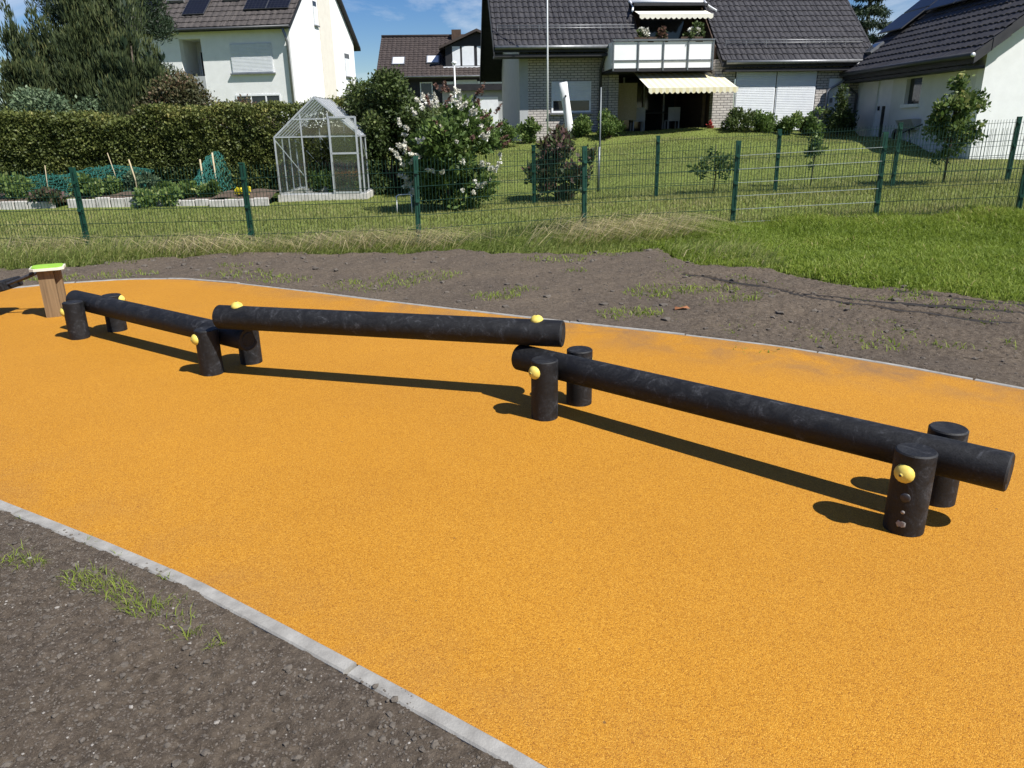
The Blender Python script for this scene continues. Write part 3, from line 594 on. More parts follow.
for t in (.25, .41, .57, .73, .89):
    c = sag(t); d = (sag(t+.02)-sag(t-.02)).normalized(); sx = Vector((0, 1, 0)); nn = d.cross(sx).normalized()
    mb = MB(); mb.obox(c, d*.125, sx*.15, nn*.045); o = mb.build('tread', M['log'], tr); bv = o.modifiers.new('bevel', 'BEVEL'); bv.width = .012; bv.segments = 2
mb = MB(); mb.box(-5.98, -5.80, 6.88, 7.05, -.02, .44); o = mb.build('end_post', M['timber'], tr)

# ------------------------------------------------------------------ fences
def fence(name, label, P, H, glints=()):
    root = thing(name, label, 'fence', (0, 0, 0))
    pm = MB()
    for i, (x, y) in enumerate(P):
        z = tzf(x, y); mb = MB(); lx, ly = RND.uniform(-.012, .012), RND.uniform(-.012, .012)
        j = min(i, len(P)-2); d = Vector((P[j+1][0]-P[j][0], P[j+1][1]-P[j][1], 0)).normalized(); nrm = Vector((-d.y, d.x, 0)); up = Vector((lx, ly, 1)).normalized()
        mb.obox(Vector((x, y, z+H/2-.05))+nrm*.035, d*.036, nrm*.024, up*(H/2+.06)); o = mb.build('post', M['fence'], root)
        mb = MB(); mb.obox(Vector((x+lx*H, y+ly*H, z+H+.018))+nrm*.035, d*.039, nrm*.027, Vector((0, 0, .008))); mb.build('cap', M['fence'], o)
        for hz in (.25, .65, 1.05):
            if hz < H: mb = MB(); mb.obox(Vector((x, y, z+hz))-nrm*.008, d*.026, nrm*.010, Vector((0, 0, .02))); mb.build('clamp', M['fence'], o)
    for i in range(len(P)-1):
        a = Vector((*P[i], tzf(*P[i]))); b = Vector((*P[i+1], tzf(*P[i+1]))); d = (b-a).normalized(); nrm = Vector((-d.y, d.x, 0)).normalized()
        a = a+d*.02; b = b-d*.02; L = (b-a).length; k = int(L/.05); r = .0024; mat = M['wire']
        vw = MB(); hw = MB()
        for q in range(k+1):
            p = a.lerp(b, q/k); e = .012 if False else 0
            vw.add([p+Vector((dx*r, dy*r, zz)) for zz in (.04, H-.01) for dx, dy in ((-1,-1),(1,-1),(1,1),(-1,1))], [(0,1,5,4),(1,2,6,5),(2,3,7,6),(3,0,4,7)])
        for q in range(int((H-.04)/.2)+1):
            zz = .05+q*.2
            for s in (-1, 1): hw.bar(a+Vector((0, 0, zz))+nrm*s*.0075, b+Vector((0, 0, zz))+nrm*s*.0075, .006)
        o = vw.build('wire_mesh', mat, root); tag(o, kind='stuff')
        hw.build('horizontal_wires', M['zinc'] if i in glints else mat, o)
    return root
fence('mesh_fence', 'green welded wire fence running across in front of the gardens', FENCE_F, 1.24, glints=(6,))
FENCE_B = [(-2.15,11.75),(-2.0,13.4),(-1.95,15.55),(.50,15.35),(2.86,14.95),(5.10,14.75),(7.22,14.50),(9.25,14.30),(11.6,14.0)]
fence('mesh_fence', 'green wire fence farther back, dividing the lawn between shrubs and saplings', FENCE_B[2:], 1.12)

# ------------------------------------------------------------------ foliage
def leafcloud(C, R, n, size, mat, name, parent, shell=.55, up=0.0, aspect=1.6, tone0=.2, tonev=.6, seed=1, updir=(0, 0, 1), lump=.0, zmin=None):
    """n leaf-shaped faces spread through a union of blobs (centres C, radii R); denser towards the outside"""
    g = np.random.default_rng(seed); C = np.asarray(C, float).reshape(-1, 3); R = np.asarray(R, float)
    if R.ndim == 1: R = np.repeat(R[:, None], 3, 1)
    vol = (R[:, 0]*R[:, 1]*R[:, 2])**(2/3); b = g.choice(len(C), n, p=vol/vol.sum())
    d = g.normal(size=(n, 3)); d /= np.linalg.norm(d, axis=1)[:, None]
    rad = (shell+(1-shell)*g.random(n))**.8*(1+g.normal(0, .07, n)); P = C[b]+d*R[b]*rad[:, None]
    if lump: P += lump*np.stack([vnoise(P[:, 1]+P[:, 2], P[:, 0], 2.2, seed), vnoise(P[:, 0], P[:, 2], 2.2, seed+1), vnoise(P[:, 0]+5, P[:, 1]+P[:, 2], 2.2, seed+2)], -1)
    if zmin is not None: k = P[:, 2] > zmin; P, d, b = P[k], d[k], b[k]; n = len(P)
    ax = g.normal(size=(n, 3)); ax = ax*(1-up)+np.asarray(updir)*up*1.6+d*.45; ax /= np.linalg.norm(ax, axis=1)[:, None]
    o = np.cross(ax, g.normal(size=(n, 3))); o /= np.linalg.norm(o, axis=1)[:, None]
    s = size*(.6+.8*g.random(n))[:, None]; w = s/aspect
    V = np.stack([P, P+ax*s*.5+o*w*.5, P+ax*s, P+ax*s*.5-o*w*.5], 1)
    F = np.arange(n*4).reshape(n, 4)
    clump = g.random(len(C))[b]
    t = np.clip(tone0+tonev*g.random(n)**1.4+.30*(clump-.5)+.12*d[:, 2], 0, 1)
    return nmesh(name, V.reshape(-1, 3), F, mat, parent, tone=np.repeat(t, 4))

def lumps(c, r, k, seed, rs=(.35, .6), flat=1.0):
    """k smaller blobs spread over an ellipsoid c, r"""
    g = np.random.default_rng(seed); d = g.normal(size=(k, 3)); d /= np.linalg.norm(d, axis=1)[:, None]
    rad = (.35+.55*g.random(k))[:, None]; C = np.asarray(c)+d*np.asarray(r)*rad; s = g.uniform(*rs, k)[:, None]*np.asarray(r).mean()
    return C, np.repeat(s, 3, 1)*np.array([1, 1, flat])

def stems(root, base, tips, r0, name='trunk', mat=None, jit=.05, seed=3):
    g = random.Random(seed); mb = MB(); b = Vector(base)
    for t in tips:
        t = Vector(t); pts = [b]; 
        for q in (.35, .7): p = b.lerp(t, q); pts.append(p+Vector((g.uniform(-jit, jit), g.uniform(-jit, jit), 0)))
        pts.append(t); mb.tube(pts, [r0, r0*.75, r0*.5, r0*.2], 7)
    return mb.build(name, mat or M['bark'], root)

def shrub(name, label, base, r, h, n, size, mat, seed, k=9, group=None, cat='shrub', up=.25, trunk_r=.02, shell=.3, tone0=.15, rs=(.35, .6), lump=.12):
    x, y = base; z = tzf(x, y); root = thing(name, label, cat, (x, y, z), group=group)
    C, R = lumps((0, 0, h*.50), (r, r, h*.5), k, seed, rs); C[:, 2] = np.maximum(C[:, 2]-.06*h, R[:, 2]*.55)
    leafcloud(C, R, n, size, mat, 'crown', root, shell, up, 1.8, tone0, .65, seed, lump=lump, zmin=.02)
    tips = [(c[0]*.9, c[1]*.9, c[2]) for c in C[:7]]
    stems(root, (0, 0, -.05), tips, trunk_r, 'trunk', seed=seed)
    return root

# hedge behind the vegetable beds
hx0, hx1, hy = -15.5, -3.4, 20.6
hd = thing('hedge', 'long clipped dark green hedge behind the vegetable beds and greenhouse', 'hedge', ((hx0+hx1)/2, hy, 0))
g = np.random.default_rng(70); n = 62000; L = (hx1-hx0)/2
def hedge_cloud():
    n1, n2, n3 = 64000, 24000, 5000
    u = g.uniform(-L, L, n1); zt = 1.98+.16*(u/L)+.30*vnoise(u, u*0, 1.1, 71)+.20*vnoise(u, u*0, 3.5, 72)
    z = zt*g.random(n1)**.85; dep = -.62+.16*vnoise(u, z, 1.5, 73)+.12*vnoise(u, z, 4.5, 74)+np.abs(g.normal(0, .12, n1)); A = np.c_[u, dep, z]
    u = g.uniform(-L, L, n2); zt = 1.98+.16*(u/L)+.30*vnoise(u, u*0, 1.1, 71)+.20*vnoise(u, u*0, 3.5, 72); B = np.c_[u, g.uniform(-.6, .6, n2), zt+.05+g.normal(0, .05, n2)]
    C_ = np.c_[L+g.normal(0, .08, n3), g.uniform(-.6, .6, n3), 2.1*g.random(n3)]
    P = np.concatenate([A, B, C_]); n = len(P); ax = g.normal(size=(n, 3))+np.array([0, -.5, .5]); ax /= np.linalg.norm(ax, axis=1)[:, None]
    o = np.cross(ax, g.normal(size=(n, 3))); o /= np.linalg.norm(o, axis=1)[:, None]; s = (.07*(.6+.8*g.random(n)))[:, None]
    V = np.stack([P, P+ax*s*.5+o*s*.32, P+ax*s, P+ax*s*.5-o*s*.32], 1)
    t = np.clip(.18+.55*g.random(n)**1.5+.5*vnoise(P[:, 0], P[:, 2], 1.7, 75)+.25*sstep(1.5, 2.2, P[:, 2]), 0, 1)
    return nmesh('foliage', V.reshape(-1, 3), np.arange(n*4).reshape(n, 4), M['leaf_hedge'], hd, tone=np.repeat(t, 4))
hedge_cloud()
mb = MB(); mb.box(-L+.1, L-.15, -.42, .45, 0, 1.62); mb.build('inner_twigs', M['twig'], hd)  # dark box added inside to block the view through the leaves

# evergreen group above the hedge on the left
def flame(name, label, base, r, h, n, seed, mat, size=.17, peaks=5, cat='tree', up=.85, z0=0.2, group=None):
    x, y = base; z = tzf(x, y); root = thing(name, label, cat, (x, y, z), group=group); g = np.random.default_rng(seed); C = []; R = []
    for k in range(peaks):
        a = g.random()*2*PI; q = r*.62*math.sqrt(g.random()); px, py = q*math.cos(a), q*math.sin(a)*.6; hh = h*(1-.42*(q/r)-.12*g.random()) if k else h
        m = 7
        for j in range(m):
            t = j/(m-1); C.append((px+g.normal(0, .05), py+g.normal(0, .05), z0+(hh-z0)*t)); R.append((r*.52*(1-t)**.7+.10, r*.52*(1-t)**.7+.10, hh/m*.75))
    leafcloud(C, R, n, size, mat, 'crown', root, .35, up, 5.5, .12, .65, seed, lump=.30, zmin=.05)
    leafcloud(C, np.array(R)*.55, 9000, .20, M['leaf_pine'], 'inner_twigs', root, .0, up, 3.0, .0, .25, seed+500, zmin=.05)  # dark cards added to give the crown a shaded interior
    stems(root, (0, 0, -.1), [(0, 0, h*.85), (r*.3, 0, h*.6), (-r*.3, .1, h*.6)], .09, 'trunk', seed=seed)
    return root
EG = 'evergreens behind the hedge'
flame('thuja_tree', 'dark columnar evergreen at the far left edge above the hedge', (-13.5, 23.2), 1.75, 4.75, 90000, 81, M['leaf_conifer'], peaks=12, group=EG)
flame('thuja_tree', 'tallest feathery evergreen standing in the middle of the left tree group', (-12.1, 23.8), 2.0, 6.9, 130000, 82, M['leaf_conifer'], peaks=16, group=EG)
flame('thuja_tree', 'shorter feathery evergreen on the right of the left tree group', (-10.55, 23.1), 1.5, 4.6, 80000, 83, M['leaf_conifer'], peaks=12, group=EG)
# pine with layered dark clumps
pt = thing('pine_tree', 'dark bushy pine reaching the top edge beside the solar roof', 'tree', (-12.2, 25.6, .2), group=EG)
C = []; R = []; g = np.random.default_rng(90)
for k in range(80):
    a = g.random()*2*PI; q = 1.75*math.sqrt(g.random()); zz = g.uniform(2.2, 8.2); q *= 1-.35*max(0, (zz-5))/3; C.append((q*math.cos(a), q*math.sin(a), zz)); R.append((.55, .55, .38))
leafcloud(C, R, 70000, .12, M['leaf_pine'], 'crown', pt, .3, .45, 4.5, .1, .7, 91, lump=.15)
stems(pt, (0, 0, -.2), [(0, 0, 8.0)] + [c for c in C[:14]], .14, 'trunk', seed=4)
shrub('brown_evergreen', 'brownish spreading evergreen bush beside the white house corner', (-9.35, 22.6), 1.2, 3.5, 34000, .085, M['leaf_brown'], 95, 16, EG, 'bush', .3, .05, .35, .2)
shrub('brown_evergreen', 'low brown-green bush spilling over the hedge below the shuttered window', (-7.6, 22.3), .95, 2.55, 12000, .085, M['leaf_brown'], 96, 12, EG, 'bush', .3, .05, .35, .2)
shrub('blue_shrub', 'rounded grey-green shrub low in front of the dark evergreens', (-11.95, 21.7), 1.2, 3.0, 24000, .09, M['leaf_blue'], 97, 16, EG, 'bush', .15, .05, .4, .25, (.3, .45))
shrub('dark_shrub', 'dark shrub in the corner behind the hedge at the far left', (-13.9, 21.9), .9, 2.3, 7000, .09, M['leaf_dark'], 98, 9, EG, 'bush')
# bushes right of the greenhouse
BG = 'bushes beside the greenhouse'
shrub('tall_bush', 'tall dark leafy bush right behind the greenhouse', (-2.95, 19.6), .95, 3.05, 26000, .085, M['leaf_dark'], 101, 22, BG, 'bush', .2, .04, .3, .2, (.3, .45))
shrub('tall_bush', 'broad dark bush between the tall bush and the white flowering shrub', (-1.85, 19.2), .9, 2.55, 20000, .085, M['leaf_dark'], 102, 18, BG, 'bush', .2, .04, .3, .2, (.3, .45))
shrub('tall_bush', 'small bush in front of the white gable at greenhouse ridge height', (-3.9, 21.6), .8, 2.6, 11000, .085, M['leaf_dark'], 103, 12, BG, 'bush')
# butterfly bush with white panicles
bd = shrub('butterfly_bush', 'large flowering bush with white and faded brown panicles behind the fence', (-1.15, 15.0), .86, 2.15, 19000, .10, M['leaf_mid'], 110, 34, None, 'shrub', .3, .025, .25, .12, (.26, .4))
def panicles(root, k, mat, name, c, r, seed, L=.19, zlo=.0):
    g = np.random.default_rng(seed); V = []; T = []
    for i in range(k):
        d = g.normal(size=3); d[1] = -abs(d[1])*.8+.2*g.random(); d /= np.linalg.norm(d); p = np.array(c)+d*np.array(r)*(.9+.2*g.random())
        if p[2] < zlo: continue
        ax = d*.7+np.array([g.normal(0, .4), g.normal(0, .4), .45]); ax /= np.linalg.norm(ax); l = L*(.6+.7*g.random()); m = 46
        t = g.random(m); rad = .026*(1-t)**.7+.005; a = g.random(m)*2*PI; u = np.cross(ax, [0, 0, 1.]); u /= np.linalg.norm(u)+1e-6; v = np.cross(ax, u)
        q = p+ax*(t*l)[:, None]+(u*np.cos(a)[:, None]+v*np.sin(a)[:, None])*rad[:, None]
        o1 = g.normal(size=(m, 3))*.014; o2 = g.normal(size=(m, 3))*.014; V.append(np.stack([q-o1, q+o2, q+o1, q-o2], 1)); T.append(np.clip(.55+.5*g.normal(size=m)*.5, 0, 1))
    V = np.concatenate(V); T = np.concatenate(T)
    o = nmesh(name, V.reshape(-1, 3), np.arange(len(V)*4).reshape(-1, 4), mat, root, tone=np.repeat(T, 4)); return tag(o, kind='stuff')
panicles(bd, 95, M['blossom'], 'white_panicles', (0.02, 0, 1.05), (.92, .9, 1.04), 111, .14, .35)
panicles(bd, 32, M['blossom_brown'], 'faded_panicles', (0.15, 0, 1.2), (.85, .9, 1.0), 112, .18, 1.1)
ps = shrub('purple_shrub', 'reddish green upright shrub in front of the brick facade, behind fence', (1.10, 15.9), .72, 1.6, 4600, .11, M['leaf_purple'], 115, 22, None, 'shrub', .45, .018, .1, .22, (.22, .34))
# lawn trees
def sapling(name, label, base, h, C, R, n, size, mat, seed, r0=.02, shell=.1, cat='sapling', group=None, tone0=.15):
    x, y = base; z = tzf(x, y); root = thing(name, label, cat, (x, y, z), group=group)
    leafcloud(C, R, n, size, mat, 'crown', root, shell, .1, 1.7, tone0, .7, seed, lump=.1)
    mb = MB(); mb.tube([(0, 0, -.05), (.02, 0, h*.4), (-.02, .01, h*.75), (0, 0, h)], [r0, r0*.8, r0*.5, r0*.25], 8)
    for c in C: mb.tube([(0, 0, min(c[2]*.75, h*.8)), (c[0]*.6, c[1]*.6, c[2]*.93), tuple(c)], [r0*.4, r0*.3, r0*.1], 5)
    mb.build('trunk', M['bark'], root); return root
C, R = lumps((.02, 0, 1.12), (.52, .46, .90), 36, 121, (.2, .32))
sapling('pear_tree', 'young leafy pear tree before the pale garage wall', (8.30, 14.75), 1.85, C, R, 3100, .09, M['leaf_pear'], 122, .022, tone0=.22)
C = np.array([(-.05,0,1.12),(.06,.05,1.0),(0,-.05,.86),(-.08,0,1.3),(.03,0,.72),(.02,0,1.42),(-.12,0,.66),(.16,0,.7),(0,0,.4)]); R = np.array([.16,.15,.14,.11,.13,.07,.08,.08,.06])
sapling('young_tree', 'slender young tree with a thin crown standing on the lawn', (6.10, 15.6), 1.45, C, R, 900, .07, M['leaf_mid'], 124, .014)
C, R = lumps((0, 0, .55), (.55, .4, .42), 20, 126, (.16, .28))
sapling('sparse_tree', 'sparse low tree with curled leaves on the lawn left of the pale fence wires', (4.08, 15.35), .9, C, R, 620, .075, M['leaf_pear'], 127, .014, tone0=.1)
# spruce behind the houses
sp = thing('spruce_tree', 'dark spruce standing between the two dark roofs', 'tree', (20.4, 46.5, 1.2)); C = []; R = []; g = np.random.default_rng(130)
for j in range(13):
    zz = 2.0+j*.72; rr = 2.3*(1-(zz-1.5)/10.2)
    for k in range(10):
        a = 2*PI*k/10+g.random()*.5; q = rr*g.uniform(.35, .95); C.append((q*math.cos(a), q*math.sin(a), zz-.25*q+g.normal(0, .1))); R.append((.42, .42, .2))
leafcloud(C, R, 26000, .22, M['leaf_pine'], 'crown', sp, .1, .2, 4, .1, .7, 131, updir=(0, 0, -1))
stems(sp, (0, 0, -.3), [(0, 0, 11)], .16, 'trunk')
# shrubs along the main house
HG = 'shrubs along the brick house'
for i, (x, y, r, h, lab, mt) in enumerate([(-.05, 26.2, .55, .75, 'rounded green shrub at the left corner of the brick house', 'leaf_mid'), (.75, 26.7, .45, .8, 'green shrub below the sunlit patch of brick wall', 'leaf_mid'),
        (3.35, 26.2, .42, .85, 'pale green shrub beside the dark patio opening', 'leaf_mid'), (2.5, 26.8, .4, .7, 'green shrub below the half shuttered window', 'leaf_mid'),
        (7.55, 26.0, .55, .75, 'first low shrub right of the red pot, below the white shutters', 'leaf_dark'), (8.55, 26.1, .50, .85, 'upright shrub at the middle of the white shutters', 'leaf_mid'),
        (9.35, 26.2, .42, .8, 'pale shrub under the right half of the white shutters', 'leaf_mid'), (10.1, 26.3, .42, .6, 'small rounded shrub right of the white shutters', 'leaf_dark'), (11.1, 26.6, .7, .95, 'broad shrub below the white side door', 'leaf_dark')]):
    shrub('house_shrub', lab, (x, y), r, h, 2600, .085, M[mt], 140+i, 9, HG, 'shrub', .4, .015, .2, .2, lump=.1)
C = np.array([(0,0,.7),(.05,0,1.0),(-.05,0,1.25),(0,0,1.5),(.12,.05,.5),(-.15,0,.4)]); R = np.array([.24,.22,.2,.16,.2,.2])
sapling('bean_tree', 'narrow dark green upright shrub before the brick column right of the shutters', (10.55, 25.2), 1.6, C, R, 1500, .08, M['leaf_dark'], 155, .02, group=HG)

# ------------------------------------------------------------------ vegetable beds
def bedblock(label, x0, x1, y0, y1, h, stones=True):
    root = thing('raised_bed', label, 'raised bed', ((x0+x1)/2, y0, tzf((x0+x1)/2, y0)), group='vegetable beds')
    w = (x1-x0)/2; X, Y, F = grid(np.linspace(-w, w, 24), np.linspace(.08, y1-y0, 12)); Z = h*.85+.10*vnoise(X*1.0+x0, Y, 2.2, 160)+.10*np.sin(np.clip((Y-.1)/(y1-y0), 0, 1)*PI)
    nmesh('bed_soil', np.c_[X, Y, Z], F, M['bed'], root, smooth=True)
    if stones:
        k = int(2*w/.30); g = random.Random(int(abs(x0)*10))
        for i in range(k):
            a = -w+i*(2*w/k); mb = MB(); hh = h+g.uniform(-.03, .03); mb.box(a+.008, a+2*w/k-.008, -.03+g.uniform(-.015, .015), .06, -.05, hh); o = mb.build('edging_stone', M['stone'], root)
            bv = o.modifiers.new('bevel', 'BEVEL'); bv.width = .015; bv.segments = 2
    return root
bedblock('bed edged with pale upright stones beside the greenhouse', -6.62, -5.30, 17.0, 18.9, .17)
bedblock('overgrown stone edged bed behind the left fence post', -9.9, -8.3, 17.3, 19.2, .2)
bedblock('low stone edged bed at the left edge of the garden', -12.6, -10.2, 17.3, 19.2, .16)
bedblock('leafy bed between the two stone edged beds', -8.25, -6.7, 17.2, 19.2, .12)
VG = 'vegetable plants in the beds'
def veg(label, x, y, z, r, h, n, size, mat, seed, up=.3):
    root = thing('vegetable_plant', label, 'plant', (x, y, z), group=VG); C, R = lumps((0, 0, h*.5), (r, r*.7, h*.5), 8, seed, (.35, .55), .8)
    leafcloud(C, R, n, size, mat, 'leaves', root, .2, up, 1.4, .25, .65, seed, zmin=0); stems(root, (0, 0, -.03), [tuple(c) for c in C[:3]], .01, 'stem', M['grass_dry'])
    return root
for i, a in enumerate([('bright green squash leaves in the middle bed', -7.55, 17.55, .1, .5, .42, 2200, .11, 'leaf_mid'), ('low green leaves spilling over the front of the middle bed', -7.9, 17.2, .03, .6, .34, 1600, .09, 'leaf_mid'),
        ('green leaves right of the teal net', -6.85, 17.6, .1, .3, .38, 700, .09, 'leaf_mid'), ('yellow flowering plant beside the fence post in the stone edged bed', -5.95, 17.3, .15, .17, .30, 500, .05, 'yellowfl'),
        ('leafy greens growing in the bed behind the left fence post', -9.3, 17.8, .18, .7, .45, 2000, .09, 'leaf_mid'), ('bluish cabbage leaves under the net near the tall cane', -8.6, 18.3, .2, .42, .5, 800, .12, 'leaf_blue'),
        ('reddish green leaves at the front of the left bed', -10.4, 17.5, .12, .45, .4, 1000, .09, 'leaf_purple'), ('green leaves in the far left bed', -11.5, 17.9, .15, .7, .45, 1300, .09, 'leaf_mid'), ('green leaves at the very edge of the far left bed', -12.3, 17.6, .1, .5, .4, 800, .09, 'leaf_dark')]):
    veg(*a[:8], M[a[8]], 170+i)
for i, (x, y, h, lab) in enumerate([(-8.33, 17.35, .92, 'pale upright cane at the right end of the netted bed'), (-9.1, 18.0, 1.05, 'thin cane behind the left fence post'), (-10.7, 18.0, .8, 'short cane in the middle of the left bed'), (-11.75, 17.6, .95, 'leaning pale stake near the left edge'), (-12.0, 17.2, 1.0, 'thin cane at the very left edge')]):
    mb = MB(); mb.tube([(0, 0, -.1), (RND.uniform(-.03, .03), 0, h*.5), (RND.uniform(-.07, .07), 0, h)], .009 if i not in (0, 3) else .016, 6)
    o = mb.build('garden_cane', M['stick']); o.location = (x, y, .1); tag(o, lab, 'cane', 'canes in the vegetable beds')
def net(label, pts, x0, x1, y0, prof, seed):
    """fine garden net draped over plants: a grid of thin strands"""
    g = np.random.default_rng(seed); nu, nv = 46, 22; U, Vv = np.meshgrid(np.linspace(0, 1, nu), np.linspace(0, 1, nv)); H = np.interp(U, *zip(*prof))
    arch = np.sin(np.clip(Vv, 0, 1)*PI*.5); X = x0+(x1-x0)*U+.05*g.normal(size=U.shape)*.4; Y = y0+.75*Vv; Z = .10+H*arch+.03*g.normal(size=U.shape)*arch
    mb = MB(); P = np.stack([X, Y, Z], -1)
    for i in range(nv):
        for j in range(nu):
            for di, dj in ((0, 1), (1, 0)):
                if i+di < nv and j+dj < nu:
                    a, b = Vector(P[i, j]), Vector(P[i+di, j+dj]); e = Vector((0, .0, .006)) if di == 0 else Vector((.006, 0, 0)); mb.add([a-e, b-e, b+e, a+e], [(0, 1, 2, 3)])
    return tag(mb.build('garden_net', M['net'], fix=False), label, 'net', 'garden nets')
net('teal net peaked high over plants in front of the hedge', None, -8.0, -6.75, 18.3, [(0, .15), (.3, .35), (.55, .85), (.75, 1.02), (.9, .85), (1, .2)], 5)
net('teal net draped low over the left beds', None, -12.8, -8.5, 17.9, [(0, .35), (.2, .5), (.5, .55), (.8, .75), (1, .62)], 6)
mb = MB()
for (x, y, h) in [(-7.0, 18.6, 1.1), (-7.35, 18.7, .95)]: mb.tube([(x, y, 0), (x, y, h)], .02, 6)
tag(mb.build('net_support', M['stick']), 'pair of canes holding up the peaked teal net', 'cane')

# ------------------------------------------------------------------ greenhouse
gh = thing('greenhouse', 'small aluminium greenhouse with glass walls standing on the lawn', 'greenhouse', (-5.30, 17.95, tzf(-4.4, 18)), math.radians(2))
GW, GD, EH, AH = 1.95, 2.05, 1.42, 2.26
mb = MB(); mb.box(-.05, GW+.05, -.06, .06, -.08, .15); mb.box(-.05, GW+.05, GD-.06, GD+.06, -.08, .15); mb.box(-.05, .06, .06, GD-.06, -.08, .15); mb.box(GW-.06, GW+.05, .06, GD-.06, -.08, .15); mb.build('plinth', M['stone'], gh)
def ghbar(a, b, w=.032): m = MB(); m.bar(a, b, w*.8); return m.build('bar', M['alu'], gh)
P_ = .15
for yy in (0, GD):
    for xx in (0, GW): ghbar((xx, yy, P_), (xx, yy, EH), .04)
    ghbar((0, yy, EH), (GW/2, yy, AH), .045); ghbar((GW, yy, EH), (GW/2, yy, AH), .045); ghbar((0, yy, EH), (GW, yy, EH)); ghbar((0, yy, P_+.015), (GW, yy, P_+.015), .04)
    for xx in (.62, 1.24): ghbar((xx, yy, P_), (xx, yy, EH+.5), .036)
for xx in (0, GW): ghbar((xx, 0, EH), (xx, GD, EH), .045); ghbar((xx, 0, P_+.015), (xx, GD, P_+.015), .04)
ghbar((GW/2, 0, AH), (GW/2, GD, AH), .05)
for k in (1, 2): 
    yy = GD*k/3
    for xx in (0, GW): ghbar((xx, yy, P_), (xx, yy, EH), .03)
for k in range(0, 7):
    yy = GD*k/6
    ghbar((0, yy, EH+.01), (GW/2, yy, AH+.01), .026); ghbar((GW, yy, EH+.01), (GW/2, yy, AH+.01), .026)
ghbar((.42, -.01, 1.80), (1.64, -.01, 1.80), .03)
ghbar((0, .02, EH-.05), (.6, .02, .55), .02); ghbar((0, GD-.02, EH-.05), (.9, GD-.02, .3), .02); ghbar((.62, GD-.02, EH), (1.35, GD-.02, .25), .02); ghbar((GW, .02, EH), (GW, GD*.66, .3), .02)
def pane(a, b, c, d, mat=None): m = MB(); m.add([a, b, c, d], [(0, 1, 2, 3)]); m.build('pane', mat or M['glass'], gh)
for yy in (.0, GD):
    for x0, x1 in ((0, .62), (.62, 1.24), (1.24, GW)):
        if yy == 0 and x0 == .62: continue
        pane((x0, yy, P_), (x1, yy, P_), (x1, yy, EH), (x0, yy, EH))
    pane((0, yy, EH), (GW, yy, EH), (GW/2, yy, AH), (GW/2, yy, AH-.001))
for xx in (0, GW):
    for k in range(3): pane((xx, GD*k/3, P_), (xx, GD*(k+1)/3, P_), (xx, GD*(k+1)/3, EH), (xx, GD*k/3, EH))
for k in range(6):
    y0, y1 = GD*k/6, GD*(k+1)/6
    pane((0, y0, EH), (0, y1, EH), (GW/2, y1, AH), (GW/2, y0, AH), M['poly']); pane((GW, y0, EH), (GW, y1, EH), (GW/2, y1, AH), (GW/2, y0, AH), M['poly'])
dr = MB(); 
for a, b in (((1.26, -.04, P_), (1.26, -.04, 1.84)), ((1.86, -.04, P_), (1.86, -.04, 1.84)), ((1.26, -.04, P_+.03), (1.86, -.04, P_+.03)), ((1.26, -.04, 1.05), (1.86, -.04, 1.05)), ((1.26, -.04, 1.83), (1.86, -.04, 1.83))): dr.bar(a, b, .04)
do = dr.build('sliding_door', M['alu'], gh); m = MB(); m.add([(1.28, -.045, .2), (1.84, -.045, .2), (1.84, -.045, 1.8), (1.28, -.045, 1.8)], [(0, 1, 2, 3)]); m.build('door_pane', M['glass'], do)
for i, (x, y, h, lab) in enumerate([(-4.7, 19.2, .8, 'leafy plant growing inside the greenhouse on the left'), (-3.75, 19.1, .75, 'pale flowering plant inside the greenhouse behind the door'), (-4.3, 19.5, .6, 'low green plant at the back of the greenhouse')]):
    shrub('greenhouse_plant', lab, (x, y), .28, h, 500, .08, M['leaf_mid' if i != 1 else 'leaf_pear'], 190+i, 6, 'plants inside the greenhouse', 'plant', .3, .008, .1)

# ------------------------------------------------------------------ houses
def tiles(name, root, o, ux, uv, w, s, mat, tw=.30, course=.36, amp=.028, step=.03):
    """pantile sheet: courses of wavy tiles laid from the eave (o) up the slope uv, along ux"""
    o = np.array(o, float); ux = np.array(ux, float); uv = np.array(uv, float); nn = np.cross(ux, uv); nn /= np.linalg.norm(nn)
    if nn[2] < 0: nn = -nn
    nu = int(w/tw*6)+1; u = np.linspace(0, w, nu); wave = amp*np.abs(np.cos(u/tw*PI))**.8; V = []; F = []; g = np.random.default_rng(int(w*100)); k = int(math.ceil(s/course))
    for c in range(k):
        v0 = c*course; v1 = min(s, v0+course+.04); jit = .004*g.normal(size=nu)
        for vv, hh in ((v0, -.01), (v0, step), (v1, 0.0)):
            base = o+u[:, None]*ux+vv*uv+(wave*(1 if hh >= 0 else .3)+hh+jit)[:, None]*nn; V.append(base)
        b = (c*3)*nu; i = np.arange(nu-1)
        for r in range(2): F.append(np.stack([b+r*nu+i, b+r*nu+i+1, b+(r+1)*nu+i+1, b+(r+1)*nu+i], -1))
    ob = nmesh(name, np.concatenate(V), np.concatenate(F), mat, root); return tag(ob, kind='stuff')

def corr(root, x0, x1, y, z0, z1, pitch=.055, mat=None, name='shutter'):
    mb = MB(); z = z0
    while z < z1-.01:
        t = min(z+pitch, z1); mb.add([(x0, y, z), (x1, y, z), (x1, y-.012, z+.008), (x0, y-.012, z+.008), (x1, y-.010, t-.012), (x0, y-.010, t-.012), (x1, y+.003, t), (x0, y+.003, t)], [(0, 1, 2, 3), (3, 2, 4, 5), (5, 4, 6, 7)]); z = t
    return mb.build(name, mat or M['shutter'], root, fix=False)

